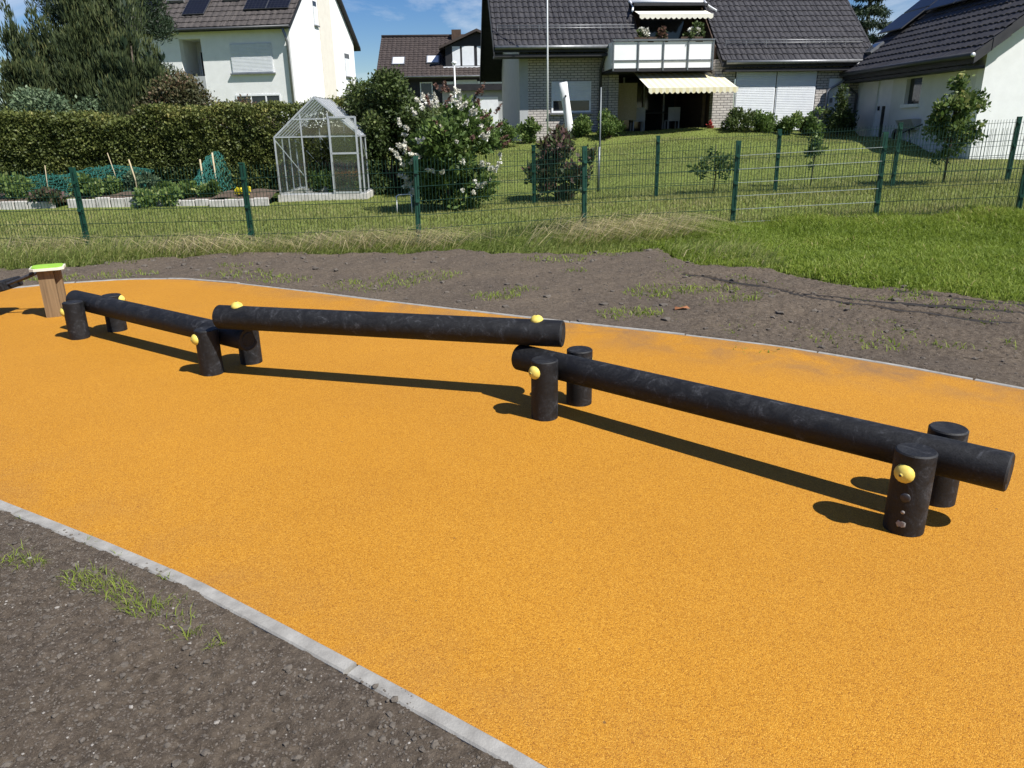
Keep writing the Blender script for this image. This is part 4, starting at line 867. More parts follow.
def window(root, x0, x1, z0, z1, y, shut=1.0, sill=True, mull=(), shmat=None, fr=.06):
    """window set in a facade whose outer face is at local y; shut = share covered by roller shutter"""
    m = MB(); m.box(x0, x1, y-.004, y+.05, z0, z1); w = m.build('window', M['pane'], root)
    f = MB(); f.box(x0, x0+fr, y-.03, y-.006, z0, z1); f.box(x1-fr, x1, y-.03, y-.006, z0, z1); f.box(x0+fr, x1-fr, y-.03, y-.006, z0, z0+fr); f.box(x0+fr, x1-fr, y-.03, y-.006, z1-fr, z1)
    for q in mull: f.box(q-fr*.5, q+fr*.5, y-.028, y-.006, z0+fr, z1-fr)
    f.build('frame', M['frame'], w)
    if shut > 0: corr(w, x0+.03, x1-.03, y-.035, z1-(z1-z0)*shut, z1-.01, .055, shmat)
    if sill: s = MB(); s.box(x0-.07, x1+.07, y-.12, y-.002, z0-.06, z0-.005); s.build('sill', M['zincgut'], w)
    return w

def solar(root, o, ux, uv, w, h, nrm):
    o = Vector(o); ux = Vector(ux).normalized(); uv = Vector(uv).normalized(); nrm = Vector(nrm).normalized()
    f = MB(); f.obox((0, 0, 0), (w/2, 0, 0), (0, h/2, 0), (0, 0, .018)); p = f.build('solar_panel', M['solarframe'], root)
    g_ = MB(); g_.obox((0, 0, .0195), (w/2-.02, 0, 0), (0, h/2-.02, 0), (0, 0, .002)); g_.build('cells', M['solar'], p)
    mt = Matrix((ux, uv, nrm)).transposed().to_4x4(); mt.translation = o; p.matrix_local = mt; return p

def skylight(root, o, ux, uv, nrm, w, h, mat=None):
    f = MB(); f.obox((0, 0, 0), (w/2, 0, 0), (0, h/2, 0), (0, 0, .06)); p = f.build('skylight', M['zincgut'], root)
    g_ = MB(); g_.obox((0, 0, .062), (w/2-.07, 0, 0), (0, h/2-.07, 0), (0, 0, .004)); g_.build('pane', mat or M['skyl'], p)
    mt = Matrix((Vector(ux).normalized(), Vector(uv).normalized(), Vector(nrm).normalized())).transposed().to_4x4(); mt.translation = Vector(o); p.matrix_local = mt; return p

# ---- left white house: front facade y=0 facing the camera, x<0 to the left, gable at x=0
HA = thing('white_house', 'white rendered house with solar panels on its brown tiled roof', 'house', (-9.2, 35.0, .3), math.radians(-8)); ZO = -.3
W, D, pt_ = 9.0, 8.3, .83
zw = 5.95+ZO; apex = zw+pt_*D/2
mb = MB(); mb.prism([(0, 0, -.5), (0, D, -.5), (0, D, zw), (0, D/2, apex), (0, 0, zw)], (-.3, 0, 0)); mb.build('gable_wall', M['white'], HA)
rx0, rx1 = -5.05, -4.05
mb = MB(); mb.box(rx1, -.3, .001, .3, -.5, zw-.05); mb.box(-W, rx0, .001, .3, -.5, zw-.05); mb.box(rx0, rx1, .001, .3, 5.35+ZO, zw-.05); mb.box(rx0, rx1, .001, .3, -.5, 2.6+ZO); mb.build('front_wall', M['white'], HA)
mb = MB(); mb.box(-W, -.3, D-.3, D, -.5, zw-.05); mb.build('rear_wall', M['white'], HA)
mb = MB(); mb.box(rx0-.2, rx1+.1, 1.4, 1.5, 2.4+ZO, 5.6+ZO); mb.box(rx1-.002, rx1+.1, .3, 1.4, 2.4+ZO, 5.6+ZO); mb.box(rx0-.1, rx0+.002, .3, 1.4, 2.4+ZO, 5.6+ZO); mb.box(rx0, rx1, .3, 1.4, 5.35+ZO, 5.45+ZO); mb.build('recess', M['offwhite'], HA)
window(HA, rx0+.12, rx1-.1, 3.4+ZO, 5.0+ZO, 1.39, 0, False)
mb = MB(); mb.box(rx0, rx1, -.02, .05, 2.7+ZO, 3.85+ZO); mb.build('balustrade_panel', M['greyrender'], HA)
window(HA, -2.75, -.85, 3.92+ZO, 5.10+ZO, 0, .97)
window(HA, -2.75, -.68, 1.7+ZO, 3.05+ZO, 0, 0, True, (-2.05, -1.35))
mb = MB(); mb.box(-.02, .035, 3.55, 5.15, -.4, 8.9+ZO); mb.build('flue_strip', M['beige'], HA)
def sidewin(root, y0, y1, z0, z1):
    m = MB(); m.box(-.02, .012, y0, y1, z0, z1); w = m.build('window', M['pane'], root); m = MB(); m.box(.013, .03, y0, y1, z0, z0+(z1-z0)*.78); m.build('shutter', M['shutter'], w); m = MB(); m.box(.0, .09, y0-.05, y1+.05, z0-.06, z0-.004); m.build('sill', M['zincgut'], w)
sidewin(HA, 6.75, 7.45, 4.12+ZO, 5.2+ZO); sidewin(HA, 3.0, 3.42, 6.1+ZO, 7.1+ZO)
rf = MB(); c_ = 1/math.sqrt(1+pt_**2); ov = .36; e0 = (-W-.4, -ov, zw-ov*pt_+.08); uvA = (0, c_, pt_*c_); sl = (D/2+ov)/c_
tiles('roof_tiles', HA, e0, (1, 0, 0), uvA, W+.62, sl, M['browntile'])
rf.prism([(-W-.4, -ov, zw-ov*pt_+.07), (-W-.4, D/2, apex+.07), (-W-.4, D+.5, zw-.5*pt_+.07), (-W-.4, D+.5, zw-.5*pt_-.08), (-W-.4, D/2, apex-.08), (-W-.4, -ov, zw-ov*pt_-.08)], (W+.62, 0, 0)); rf.build('roof_deck', M['dark'], HA)
mb = MB(); mb.tube([(-W-.4, -ov-.05, zw-ov*pt_+.02), (.2, -ov-.05, zw-ov*pt_+.02)], .06, 8); mb.build('gutter', M['darkgut'], HA)
mb = MB(); mb.tube([(-.12, -ov, zw-ov*pt_-.05), (-.08, -.1, zw-.85), (-.08, -.1, 0)], .055, 8); mb.build('downpipe', M['zincgut'], HA)
nA = (0, -pt_*c_, c_)
def onA(x, s): return (x, -ov+s*c_, zw-ov*pt_+.08+s*pt_*c_+.13)
for x, s in ((-1.60, 1.75), (-.58, 1.75), (-1.60, 3.4), (-.58, 3.4), (-4.35, 1.55), (-3.95+.6, 3.2), (-4.35, 3.2), (-6.7, 1.75), (-7.7, 1.75), (-6.7, 3.4), (-7.7, 3.4)):
    q = onA(x, s); solar(HA, q, (1, 0, 0), uvA, 1.0, 1.62, nA)
skylight(HA, onA(-5.5, 1.98+.25), (1, 0, 0), uvA, nA, .78, 1.0); skylight(HA, onA(-2.85, 1.95+.25), (1, 0, 0), uvA, nA, .78, 1.0)

# ---- far brown-roofed house with dormer
HB = thing('brown_roof_house', 'distant house with red-brown tiled roof and white dormer windows', 'house', (-7.8, 52.0, .8), math.radians(3)); ZB = -.8
mb = MB(); mb.box(-.1, 12, 0, .3, -.5, 4.55+ZB); mb.box(-.1, .2, .3, 9.8, -.5, 4.6+ZB); mb.build('wall', M['dark'], HB)
mb = MB(); mb.box(3.7, 4.35, -.25, -.01, -.3, 4.3+ZB); mb.box(5.9, 8, -.25, -.01, -.3, 4.3+ZB); mb.box(4.35, 5.9, -.25, -.01, -.3, 3.5+ZB); mb.build('bay_wall', M['white'], HB)
window(HB, 4.37, 5.88, 3.55+ZB, 4.4+ZB, -.1, 1.0, True); window(HB, 2.2, 3.0, 3.2+ZB, 4.3+ZB, 0, 0, False)
pB = .52; cB = 1/math.sqrt(1+pB**2); tiles('roof_tiles', HB, (-.55, -.5, 4.62+ZB), (1, 0, 0), (0, cB, pB*cB), 13, 5.45/cB, M['brownroof'])
mb = MB(); mb.prism([(-.55, -.5, 4.60+ZB), (-.55, 4.95, 4.60+ZB+5.45*pB), (-.55, 10.4, 4.6+ZB), (-.55, 10.4, 4.45+ZB), (-.55, 4.95, 4.43+ZB+5.45*pB), (-.55, -.5, 4.45+ZB)], (13, 0, 0)); mb.build('roof_deck', M['brownroof'], HB)
mb = MB(); mb.tube([(-.55, -.56, 4.6+ZB), (12.4, -.56, 4.6+ZB)], .06, 6); mb.build('gutter', M['zincgut'], HB)
mb = MB(); mb.tube([(-.55, 4.95, 4.68+ZB+5.45*pB), (12.4, 4.95, 4.68+ZB+5.45*pB)], .11, 8); mb.build('ridge_tiles', M['brownroof'], HB)
nB = (0, -pB*cB, cB)
for x, s in ((.8, 2.1), (3.05, 2.25)): skylight(HB, (x, -.5+s*cB, 4.62+ZB+s*pB*cB+.08), (1, 0, 0), (0, cB, pB*cB), nB, .85, 1.1, M['blind'])
dm = MB(); dm.prism([(3.9, .6, 5.25+ZB), (8.0, .6, 5.25+ZB), (8.0, .6, 6.4+ZB), (5.95, .6, 7.25+ZB), (3.9, .6, 6.4+ZB)], (0, 4, 0)); dmo = dm.build('dormer', M['dark'], HB)
for x0, x1 in ((4.35, 4.85), (4.98, 5.75), (5.95, 6.6)): m = MB(); m.box(x0, x1, .57, .598, 5.3+ZB, 6.45+ZB); m.build('window', M['shutter'], dmo)
m = MB(); m.box(3.75, 8.1, .5, .598, 5.13+ZB, 5.25+ZB); m.build('sill', M['frame'], dmo)
m = MB(); m.prism([(3.5, .2, 6.28+ZB), (5.95, .2, 7.3+ZB), (8.4, .2, 6.28+ZB), (8.4, .2, 6.42+ZB), (5.95, .2, 7.45+ZB), (3.5, .2, 6.42+ZB)], (0, 4.6, 0)); m.build('dormer_roof', M['brownroof'], dmo)
m = MB(); m.box(4.3, 4.95, 4.3, 4.9, 6.8+ZB, 7.85+ZB); m.build('chimney', M['brownwood'], HB)

# ---- flat roofed annex and lamp between the houses
AX = thing('flat_annex', 'grey flat roofed annex with dark fascia left of the brick house', 'annex', (-3.35, 40.0, .5))
mb = MB(); mb.box(.12, 4.4, .15, 4, -.6, 2.75); mb.build('wall', M['greyrender'], AX); mb = MB(); mb.box(-.05, 4.6, -.1, 4.2, 2.75, 3.05); mb.build('fascia', M['dark'], AX)
window(AX, .55, 1.3, 1.5, 2.3, .15, 0, False); mb = MB(); mb.box(1.7, 2.9, .11, .149, -.1, 2.45); mb.build('door', M['shutter'], AX)
LP = thing('lamp_post', 'slim white lamp post in front of the dormer windows', 'lamp post', (-2.45, 38.2, .5)); mb = MB(); mb.tube([(0, 0, 0), (0, 0, 3.85)], .035, 8); mb.build('pole', M['whitepole'], LP)
mb = MB(); mb.lathe([(0, .03), (.03, .09), (.1, .12), (.14, .09), (.17, 0)], (0, 0, 3.82), (0, 0, 1), 14); mb.build('lamp_head', M['frame'], LP)

# ---- main brick house
HM = thing('brick_house', 'pale brick house with anthracite tiled roof, balcony and patio', 'house', (.44, 28.0, 1.2), math.radians(5)); Z1 = -1.2
tp = .84; cm = 1/math.sqrt(1+tp**2); EAV = 4.06+Z1; ze = lambda y: EAV+(y+.9)*tp           # roof surface height over local y
Dm = 7.5; yr = 3.3; XR = 12.0
def zr(y): return ze(y) if y <= yr else ze(yr)-(y-yr)*tp
# walls
mb = MB(); mb.prism([(0, 0, -.8), (0, Dm, -.8), (0, Dm, zr(Dm)-.15), (0, yr, zr(yr)-.15), (0, 0, zr(0)-.15)], (.3, 0, 0)); mb.build('gable_wall', M['greyrender'], HM)
mb = MB(); mb.box(.301, 3.12, .001, .3, -.8, zr(0)-.16); mb.build('front_wall', M['brick'], HM)
mb = MB(); mb.box(3.121, 3.47, -.12, .3, -.8, 3.2+Z1); mb.build('brick_pillar', M['brick'], HM)
yR = -1.25
mb = MB(); mb.box(6.5, 7.22, yR, yR+.3, -.8, zr(yR)-.2); mb.box(10.12, 10.55, yR, yR+.3, -.8, zr(yR)-.2); mb.box(7.22, 10.12, yR, yR+.3, 3.2+Z1, zr(yR)-.2); mb.box(10.55, 11.35, yR, yR+.3, 2.95+Z1, zr(yR)-.2); mb.box(11.35, 11.9, yR, yR+.3, -.8, zr(yR)-.2)
mb.box(7.22, 10.12, yR, yR+.3, -.8, .05); mb.build('wing_wall', M['brick'], HM)
mb = MB(); mb.box(11.6, 11.9, yR+.3, Dm, -.8, zr(Dm)-.2); mb.build('end_wall', M['brick'], HM)
# patio recess
mb = MB(); mb.box(3.47, 6.6, 2.9, 3.0, -.8, 3.3+Z1); mb.build('patio_back_wall', M['brownwood'], HM)
mb = MB(); mb.box(3.37, 3.469, .3, 2.9, -.8, 3.2+Z1); mb.build('patio_side_wall', M['brownwood'], HM)
mb = MB(); mb.box(6.5, 6.6, yR+.301, 2.9, -.8, 3.2+Z1); mb.build('patio_side_wall', M['brownwood'], HM)
mb = MB(); mb.box(3.2, 7.0, -1.6, 3.0, -.08, .02); mb.build('patio_floor', M['stone'], HM)
for x0, x1 in ((4.4, 5.1), (5.2, 5.9), (6.0, 6.4)):
    m = MB(); m.box(x0, x1, 2.86, 2.899, .1, 2.05); w_ = m.build('patio_window', M['pane'], HM); m = MB(); m.box(x0-.06, x0-.004, 2.82, 2.9, .05, 2.1); m.build('frame', M['frame'], w_)
mb = MB(); mb.box(6.3, 6.4, -.8, -.7, 0, 3.2+Z1); mb.build('patio_post', M['brownwood'], HM)
mb = MB(); mb.box(3.6, 4.3, .5, .56, .5, 1.75); mb.build('trellis', M['stick'], HM)
# windows, shutters, door
window(HM, 1.12, 2.52, 1.98+Z1, 3.0+Z1, 0, .62)
for x0, x1 in ((7.26, 8.65), (8.69, 10.08)):
    window(HM, x0, x1, .05, 3.18+Z1, yR-.01, .99, False)
mb = MB(); mb.box(10.58, 11.32, yR+.02, yR+.08, 0, 2.93+Z1); do = mb.build('side_door', M['frame'], HM); mb = MB(); mb.box(10.66, 10.73, yR-.06, yR+.019, .95, 1.1); mb.build('handle', M['zincgut'], do)
# roof: left part, strip above the balcony opening, right part drawn down lower
uM = (0, cm, tp*cm)
def roofpart(x0, x1, y0, y1=yr): tiles('roof_tiles', HM, (x0, y0, ze(y0)), (1, 0, 0), uM, x1-x0, (y1-y0)/cm, M['slate'], .20, .30, .034, .028)
XO0, XO1, YO = 4.0, 6.62, .58
roofpart(-.9, XO0, -.9); roofpart(XO0, XO1, YO+.35); roofpart(XO1, XR, -1.58)
def deck(x0, x1, y0, y1): mb = MB(); mb.prism([(x0, y0, ze(y0)-.03), (x0, y1, ze(y1)-.03), (x0, y1, ze(y1)-.2), (x0, y0, ze(y0)-.2)], (x1-x0, 0, 0)); return mb.build('roof_deck', M['dark'], HM)
deck(-.9, XO0, -.88, yr); deck(XO0+.002, XO1-.002, YO+.36, yr); deck(XO1, XR, -1.56, yr)
mb = MB(); mb.prism([(-.9, yr+.002, zr(yr)-.02), (-.9, Dm+.5, zr(Dm+.5)-.02), (-.9, Dm+.5, zr(Dm+.5)-.22), (-.9, yr+.002, zr(yr)-.22)], (XR+.9, 0, 0)); mb.build('rear_roof', M['dark'], HM)
mb = MB(); mb.prism([(-.94, -.95, ze(-.95)+.03), (-.94, yr, ze(yr)+.03), (-.94, Dm+.5, zr(Dm+.5)+.03), (-.94, Dm+.5, zr(Dm+.5)-.30), (-.94, yr, ze(yr)-.30), (-.94, -.95, ze(-.95)-.28)], (.035, 0, 0)); mb.build('barge_board', M['dark'], HM)
mb = MB(); mb.prism([(XR+.005, -1.62, ze(-1.62)+.05), (XR+.005, yr, ze(yr)+.05), (XR+.005, yr, ze(yr)-.25), (XR+.005, -1.62, ze(-1.62)-.25)], (.035, 0, 0)); mb.build('barge_board', M['dark'], HM)
for x0, x1, y0 in ((-.9, 2.95, -.95), (6.75, XR, -1.63)):
    mb = MB(); mb.tube([(x0, y0, ze(y0)), (x1, y0, ze(y0))], .065, 8); mb.build('gutter', M['zincgut'], HM)
    mb = MB(); mb.box(x0, x1, y0+.06, 0 if y0 > -1 else yR, ze(y0)-.28, ze(y0)-.2); mb.build('soffit', M['dark'], HM)
for x0, x1, y0 in ((-.75, 3.9, -.9), (6.9, XR-.3, -1.58)):
    yy = y0+.55; mb = MB(); mb.tube([(x0, yy, ze(yy)+.14), (x1, yy, ze(yy)+.14)], .016, 6); mb.tube([(x0, yy, ze(yy)+.22), (x1, yy, ze(yy)+.22)], .016, 6)
    for q in np.arange(x0, x1, .7): mb.bar((q, yy, ze(yy)), (q, yy, ze(yy)+.24), .02)
    mb.build('snow_guard', M['zincgut'], HM)
mb = MB(); mb.tube([(2.86, -.95, ze(-.95)), (2.82, -.16, ze(-.95)-.65), (2.82, -.16, -.3)], .05, 8); mb.build('downpipe', M['darkgut'], HM)
mb = MB(); mb.tube([(11.35, -1.63, ze(-1.63)-.03), (11.05, yR-.1, ze(-1.63)-.6), (10.5, yR-.1, ze(-1.63)-.9), (10.48, yR-.1, -.3)], .05, 8); mb.build('downpipe', M['zincgut'], HM)
# balcony loggia cut into the roof
mb = MB(); mb.box(XO0, XO1, 1.6, 1.7, 3.2+Z1, ze(YO+.35)); mb.build('loggia_wall', M['brownwood'], HM)
for xx in (XO0, XO1-.06): mb = MB(); mb.prism([(xx, -.95, 3.2+Z1), (xx, 1.7, 3.2+Z1), (xx, 1.7, ze(1.7)-.02), (xx, -.95, ze(-.95)-.02)], (.06, 0, 0)); mb.build('loggia_cheek', M['brownwood'], HM)
m = MB(); m.box(4.6, 6.2, 1.56, 1.599, 3.35+Z1, 5.1+Z1); m.build('loggia_window', M['pane'], HM)
bl = MB(); bl.box(2.9, 6.3, -1.62, 1.6, 3.20+Z1, 3.28+Z1); blo = bl.build('balcony_floor', M['dark'], HM)
BX = [2.93, 3.76, 4.60, 5.43, 6.27]
for i in range(4):
    for z0, z1 in ((3.30, 3.51), (3.55, 4.10)): m = MB(); m.box(BX[i]+.03, BX[i+1]-.03, -1.60, -1.57, z0+Z1, z1+Z1); m.build('balcony_panel', M['balc'], HM)
for xx in (2.91, 6.29):
    m = MB(); m.box(xx-.012, xx+.012, -1.54, -.4, 3.30+Z1, 4.10+Z1); m.build('balcony_side_panel', M['balc'], HM)
m = MB()
for xx in BX: m.box(xx-.022, xx+.022, -1.64, -1.605, 3.22+Z1, 4.14+Z1)
m.box(2.9, 6.3, -1.66, -1.57, 4.12+Z1, 4.17+Z1); m.box(2.9, 6.3, -1.625, -1.605, 3.505+Z1, 3.535+Z1); m.build('balcony_rail', M['polegrey'], HM)
# upper and lower awnings
def awn(label_part, x0, x1, y0, z0, y1, z1, mat, val=.16, skew=0.0):
    nu = 60; V = []; 
    m = MB(); u = np.linspace(x0, x1, nu+1)
    m.add([(x0, y0, z0), (x1, y0, z0), (x1+skew, y1, z1), (x0+skew, y1, z1)], [(0, 1, 2, 3)]); o = m.build(label_part, mat, HM, fix=False)
    sc = MB(); k = max(6, int((x1-x0)/.17)); q = 5
    for i in range(k):
        a = x0+skew+(x1-x0)*i/k; b = x0+skew+(x1-x0)*(i+1)/k
        for j in range(q):
            t0, t1 = j/q, (j+1)/q; d0, d1 = val*(.62+.38*math.sin(PI*t0)), val*(.62+.38*math.sin(PI*t1)); sc.add([(a+(b-a)*t0, y1-.01, z1+.02), (a+(b-a)*t1, y1-.01, z1+.02), (a+(b-a)*t1, y1-.012, z1-d1), (a+(b-a)*t0, y1-.012, z1-d0)], [(0, 1, 2, 3)])
    sc.build('valance', mat, o, fix=False); m = MB(); m.bar((x0+skew, y1+.02, z1), (x1+skew, y1+.02, z1), .05); m.build('front_bar', M['frame'], o)
    return o
awn('awning', 3.85, 6.78, -.75, 3.20+Z1, -2.75, 2.62+Z1, M['awning'])
awn('balcony_awning', 4.05, 6.6, .35, 5.26+Z1, -.45, 5.04+Z1, M['awning2'], .14)
mb = MB(); mb.tube([(3.97, YO+.3, ze(YO+.3)+.06), (6.65, YO+.3, ze(YO+.3)+.06)], .05, 8); mb.build('loggia_gutter', M['frame'], HM)
for x0, x1 in ((4.02, 3.9), (6.7, 6.85)): mb = MB(); mb.tube([(x0, YO+.3, ze(YO+.3)+.08), (x0, YO-.2, ze(YO+.3)-.15), (x1, YO-.6, ze(YO+.3)-.35)], .035, 6); mb.build('loggia_downpipe', M['frame'], HM)
mb = MB(); mb.prism([(XO0, YO+.34, ze(YO+.35)-.02), (XO1, YO+.34, ze(YO+.35)-.02), (XO1, YO-.4, ze(YO+.35)-.12), (XO0, YO-.4, ze(YO+.35)-.12)], (0, 0, -.08)); mb.build('loggia_lintel', M['dark'], HM)
def house_pt(root, x, y, z): return root.matrix_basis @ Vector((x, y, z))
def boxflowers(label, x, r, mats, seed):
    p = house_pt(HM, x, -1.5, 4.2+Z1); root = thing('flower_box', label, 'flower box', p, group='balcony flower boxes'); m = MB(); m.box(-r*1.2, r*1.2, -.09, .09, -.12, .04); m.build('box', M['brownwood'], root)
    C, R = lumps((0, 0, .12), (r, .15, .16), 7, seed, (.3, .5)); leafcloud(C, R, 420, .07, M['leaf_dark'], 'leaves', root, .2, .2, 1.5, .2, .6, seed); leafcloud(C[:4]+np.array([0, -.03, .05]), R[:4], 330, .06, mats, 'flowers', root, .5, .2, 1.2, .3, .6, seed+1)
boxflowers('white flowers on the left part of the balcony rail', 3.95, .26, M['blossom'], 201); boxflowers('reddish flowers in the middle of the balcony rail', 4.5, .2, M['blossom_brown'], 203); boxflowers('large white flowers on the right part of the balcony rail', 5.55, .3, M['blossom'], 205)
rp = house_pt(HM, 5.95, -.9, 4.15+Z1); root = thing('balcony_plant', 'leafy green plant at the right end of the balcony', 'plant', rp); C, R = lumps((0, 0, .35), (.22, .2, .38), 8, 207, (.35, .5)); leafcloud(C, R, 900, .08, M['leaf_dark'], 'leaves', root, .2, .2, 1.5, .2, .6, 208)
# patio furniture and pots
pf_ = house_pt(HM, 5.1, 1.6, .02); tb = thing('patio_table', 'dark table standing in the shade of the patio', 'table', pf_); m = MB(); m.box(-.8, .8, -.4, .4, .70, .74); m.build('table_top', M['dark'], tb)
for sx in (-.7, .7):
    for sy in (-.32, .32): m = MB(); m.box(sx-.03, sx+.03, sy-.03, sy+.03, 0, .70); m.build('leg', M['dark'], tb)
for i, (x, y, lab) in enumerate([(4.45, .9, 'left pale chair on the shaded patio'), (5.75, .9, 'right pale chair on the shaded patio')]):
    ch = thing('patio_chair', lab, 'chair', house_pt(HM, x, y, .02), math.radians(5+180*0), group='pale patio chairs')
    m = MB(); m.box(-.22, .22, -.22, .22, .42, .46); m.build('seat', M['chair'], ch); m = MB(); m.box(-.22, .22, -.25, -.21, .46, .9); m.build('backrest', M['chair'], ch)
    for sx in (-.2, .2):
        for sy in (-.2, .2): m = MB(); m.box(sx-.02, sx+.02, sy-.02, sy+.02, 0, .42); m.build('leg', M['chair'], ch)
rp = thing('flower_pot', 'red flowers in a dark pot at the right side of the patio', 'flower pot', house_pt(HM, 6.3, -1.75, .08)); m = MB(); m.lathe([(0, .11), (.24, .16), (.26, .17), (.26, .14), (.22, .13), (.22, 0)], (0, 0, 0), (0, 0, 1), 18); m.build('pot', M['terracotta'], rp)
rp.scale = (.75, .75, .75); C, R = lumps((0, 0, .34), (.16, .16, .10), 6, 211, (.35, .5)); leafcloud(C, R, 200, .06, M['redfl'], 'flowers', rp, .3, .2, 1.3, .3, .6, 212)
m = MB(); m.prism([(-.16, -.13, 0), (.16, -.13, 0), (.16, .13, 0), (-.16, .13, 0)], (0, 0, .34)); o = m.build('planter', M['balc']); o.location = house_pt(HM, 6.85, -1.75, .05); bv = o.modifiers.new('bevel', 'BEVEL'); bv.width = .02; tag(o, 'small white block planter beside the red flowers', 'planter')
# white carved post, flag pole, drying pole
sc = thing('carved_post', 'tall slanted white carved post standing before the shuttered window', 'sculpture', (1.98, 26.9, tzf(1.98, 26.9)))
m = MB(); m.tube([(.12, 0, -.1), (.10, 0, .5), (.02, 0, 1.0), (-.06, 0, 1.45), (-.10, 0, 1.78)], [.17, .14, .14, .145, .14], 10); o = m.build('trunk', M['balc'], sc); o.scale = (1, .6, 1)
m = MB(); m.lathe([(0, .035), (.02, .03), (.025, 0)], (-.02, -.10, 1.35), (0, -1, 0), 10); m.build('knot', M['plug'], sc); m = MB(); m.bar((-.06, -.11, 1.30), (.02, -.11, .35), .05, .02, up=(0, 1, 0)); m.build('split', M['polegrey'], sc)
fp = thing('flag_pole', 'tall thin white pole rising past the roof in front of the brick house', 'flag pole', (1.33, 26.3, tzf(1.33, 26.3))); m = MB(); m.tube([(0, 0, -.1), (0, 0, 3), (-.02, 0, 7.2)], [.030, .026, .018], 8); m.build('pole', M['whitepole'], fp); m = MB(); m.lathe([(0, .0), (.02, .04), (.06, .04), (.08, 0)], (-.02, 0, 7.18), (0, 0, 1), 10); m.build('finial', M['whitepole'], fp)
dp = thing('drying_pole', 'slim grey metal pole on the lawn behind the reddish shrub', 'pole', (1.99, 17.0, tzf(1.99, 17.0))); m = MB(); m.tube([(0, 0, -.05), (0, 0, 2.15)], .016, 8); m.build('pole', M['polegrey'], dp); m = MB(); m.tube([(-.02, 0, -.05), (-.01, 0, .95)], .030, 8); m.build('sleeve', M['polegrey'], dp)
st = thing('plant_stand', 'small white metal stand at the foot of the flowering bush', 'plant stand', (-1.98, 14.5, tzf(-1.98, 14.5)))
m = MB(); m.tube([(-.15, 0, .32), (-.1, .03, .36), (.12, .03, .37), (.17, 0, .33)], .010, 6); m.build('top', M['whitepole'], st)
for xx in (-.13, .14): m = MB(); m.tube([(xx, 0, .34), (xx*1.05, -.01, 0)], .009, 6); m.build('leg', M['whitepole'], st)

# ---- garage on the right: shaded side wall at x=0 facing left, sunlit gable at y=0 facing the camera
HD = thing('garage', 'pale rendered garage with dark tiled roof at the right edge', 'garage', (12.12, 20.5, .5)); ZD = -.5
DL, DW, tD = 7.2, 8.0, .78; cD = 1/math.sqrt(1+tD**2); zD = lambda x: 3.06+ZD+(x+.6)*tD
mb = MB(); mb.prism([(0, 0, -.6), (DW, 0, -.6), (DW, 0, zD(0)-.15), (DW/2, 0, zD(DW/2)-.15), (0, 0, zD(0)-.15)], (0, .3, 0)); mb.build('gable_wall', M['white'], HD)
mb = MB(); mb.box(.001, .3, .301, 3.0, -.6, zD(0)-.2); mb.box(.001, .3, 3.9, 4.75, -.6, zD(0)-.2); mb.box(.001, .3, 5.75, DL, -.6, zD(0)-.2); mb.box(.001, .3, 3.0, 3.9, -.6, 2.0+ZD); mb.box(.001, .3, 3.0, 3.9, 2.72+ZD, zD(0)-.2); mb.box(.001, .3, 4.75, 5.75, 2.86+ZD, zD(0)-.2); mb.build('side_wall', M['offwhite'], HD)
m = MB(); m.box(.12, .16, 3.0, 3.9, 2.0+ZD, 2.72+ZD); w_ = m.build('window', M['pane'], HD); m = MB(); m.box(.08, .119, 3.0, 3.06, 2.0+ZD, 2.72+ZD); m.build('frame', M['dark'], w_); m = MB(); m.box(-.08, .12, 2.95, 3.95, 1.90+ZD, 1.995+ZD); m.build('sill', M['white'], w_)
m = MB(); m.box(.06, .12, 4.75, 5.75, .9+ZD, 2.86+ZD); d_ = m.build('door', M['frame'], HD); m = MB(); m.box(.0, .059, 5.55, 5.6, 1.85+ZD, 1.98+ZD); m.build('handle', M['dark'], d_)
m = MB(); m.box(.05, .119, 5.70, 5.76, .9+ZD, 2.86+ZD); m.build('door_frame', M['frame'], d_)
uD = (cD, 0, tD*cD); XC = DW/2
tiles('roof_tiles', HD, (-.6, -.5, zD(-.6)), (0, 1, 0), uD, DL+1.05, (XC+.6)/cD, M['slate'], .24, .31, .040, .035)
mb = MB(); mb.prism([(-.58, -.48, zD(-.58)-.04), (XC, -.48, zD(XC)-.04), (DW+.6, -.48, zD(-.6)-.04), (DW+.6, -.48, zD(-.6)-.22), (XC, -.48, zD(XC)-.22), (-.58, -.48, zD(-.58)-.22)], (0, DL+1.0, 0)); mb.build('roof_deck', M['dark'], HD)
for k in range(11):   # verge tiles along the near gable edge
    s0 = k*.5; x0 = -.62+s0*cD; x1 = -.62+(s0+.52)*cD
    if x0 > XC: break
    m = MB(); o_ = .012*(k % 2); m.prism([(x0, -.53-o_, zD(x0)+.07), (x1, -.53-o_, zD(x1)+.05), (x1, -.53-o_, zD(x1)-.22), (x0, -.53-o_, zD(x0)-.20)], (0, .028, 0)); m.build('verge_tile', M['slate'], HD)
mb = MB(); mb.tube([(-.66, -.5, zD(-.62)), (-.66, DL+.55, zD(-.62))], .07, 8); mb.build('gutter', M['darkgut'], HD); mb = MB(); mb.lathe([(0, 0), (.0, .055), (.03, .055), (.035, 0)], (-.66, -.54, zD(-.62)), (0, 1, 0), 12); mb.build('gutter_end', M['alu'], HD)
mb = MB(); mb.box(-.6, 0, .02, DL+.5, zD(-.6)-.30, zD(-.6)-.23); mb.build('soffit', M['dark'], HD)
mb = MB(); mb.tube([(-.66, DL+.1, zD(-.62)-.05), (-.5, DL+.1, zD(-.62)-.25), (-.08, DL-.1, zD(-.62)-.65), (-.08, DL-.1, .2)], .045, 8); mb.build('downpipe', M['darkgut'], HD)
nD = (-tD*cD, 0, cD)
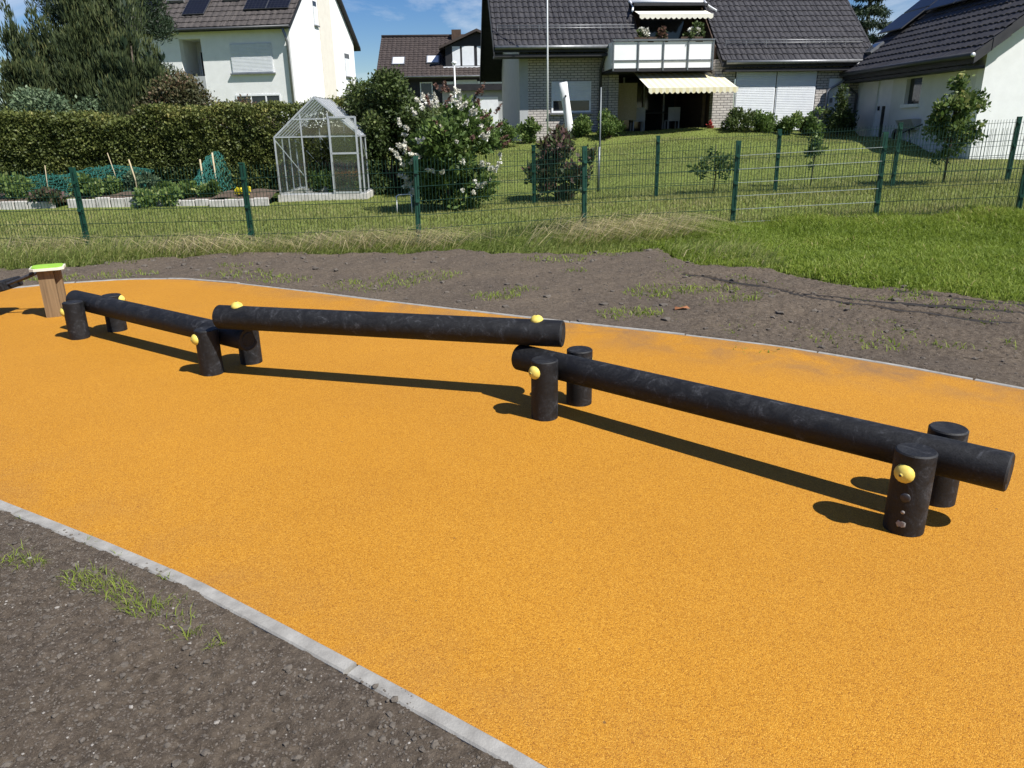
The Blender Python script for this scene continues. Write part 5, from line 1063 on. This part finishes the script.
def onD(y, s, h=.16): return (-.6+s*cD-nD[0]*0+nD[0]*h, y, zD(-.6)+s*tD*cD+nD[2]*h)
for k, (y, s) in enumerate([(7.1, 2.35), (7.1, 3.4), (7.1, 4.45)]+[(5.35-1.7*q, 3.15+1.05*r) for q in range(3) for r in range(2)]+[(5.35, 5.3)]):
    solar(HD, onD(y, s, .2), (0, -1, 0), uD, 1.66, 1.0, nD)
skylight(HD, onD(7.0, 1.15, .08), (0, -1, 0), uD, nD, .6, .5)
# things leaning at the garage wall
bk = thing('wheelbarrow', 'grey and white wheelbarrow leaning at the shaded garage wall', 'wheelbarrow', (12.05, 23.7, tzf(12.05, 23.7)))
m = MB(); m.prism([(-.05, -.45, .35), (-.05, .35, .30), (-.25, .45, .62), (-.25, -.5, .66)], (.28, 0, 0)); m.build('tray', M['chair'], bk); m = MB(); m.tube([(-.1, -.9, .5), (-.1, -.2, .35), (-.1, .55, .18)], .02, 6); m.build('handle', M['dark'], bk); m = MB(); m.lathe([(-.04, .08), (-.04, .17), (0, .19), (.04, .17), (.04, .08)], (-.1, .6, .19), (1, 0, 0), 16); m.build('wheel', M['plug'], bk)
m = MB(); m.tube([(-.1, -.2, .35), (-.1, -.35, 0)], .018, 6); m.build('leg', M['dark'], bk)
m = MB(); m.box(-.04, .04, -.04, .04, -.05, .95); o = m.build('stake', M['dark']); o.location = (11.9, 25.2, tzf(11.9, 25.2)); bv = o.modifiers.new('bevel', 'BEVEL'); bv.width = .01; tag(o, 'short dark stake standing before the garage door', 'stake')

# ------------------------------------------------------------------ empties to the base of their things
bpy.context.view_layer.update()
for o in list(SC.objects):
    if o.type == 'EMPTY' and o.parent is None and o.location.length < 1e-6 and o.children:
        lo = Vector((1e9,)*3); hi = Vector((-1e9,)*3)
        for c in o.children:
            for b in c.bound_box:
                p = Vector(b); lo = Vector(map(min, lo, p)); hi = Vector(map(max, hi, p))
        d = Vector(((lo.x+hi.x)/2, (lo.y+hi.y)/2, max(lo.z, 0)))
        o.location = d
        for c in o.children: c.location = c.location-d
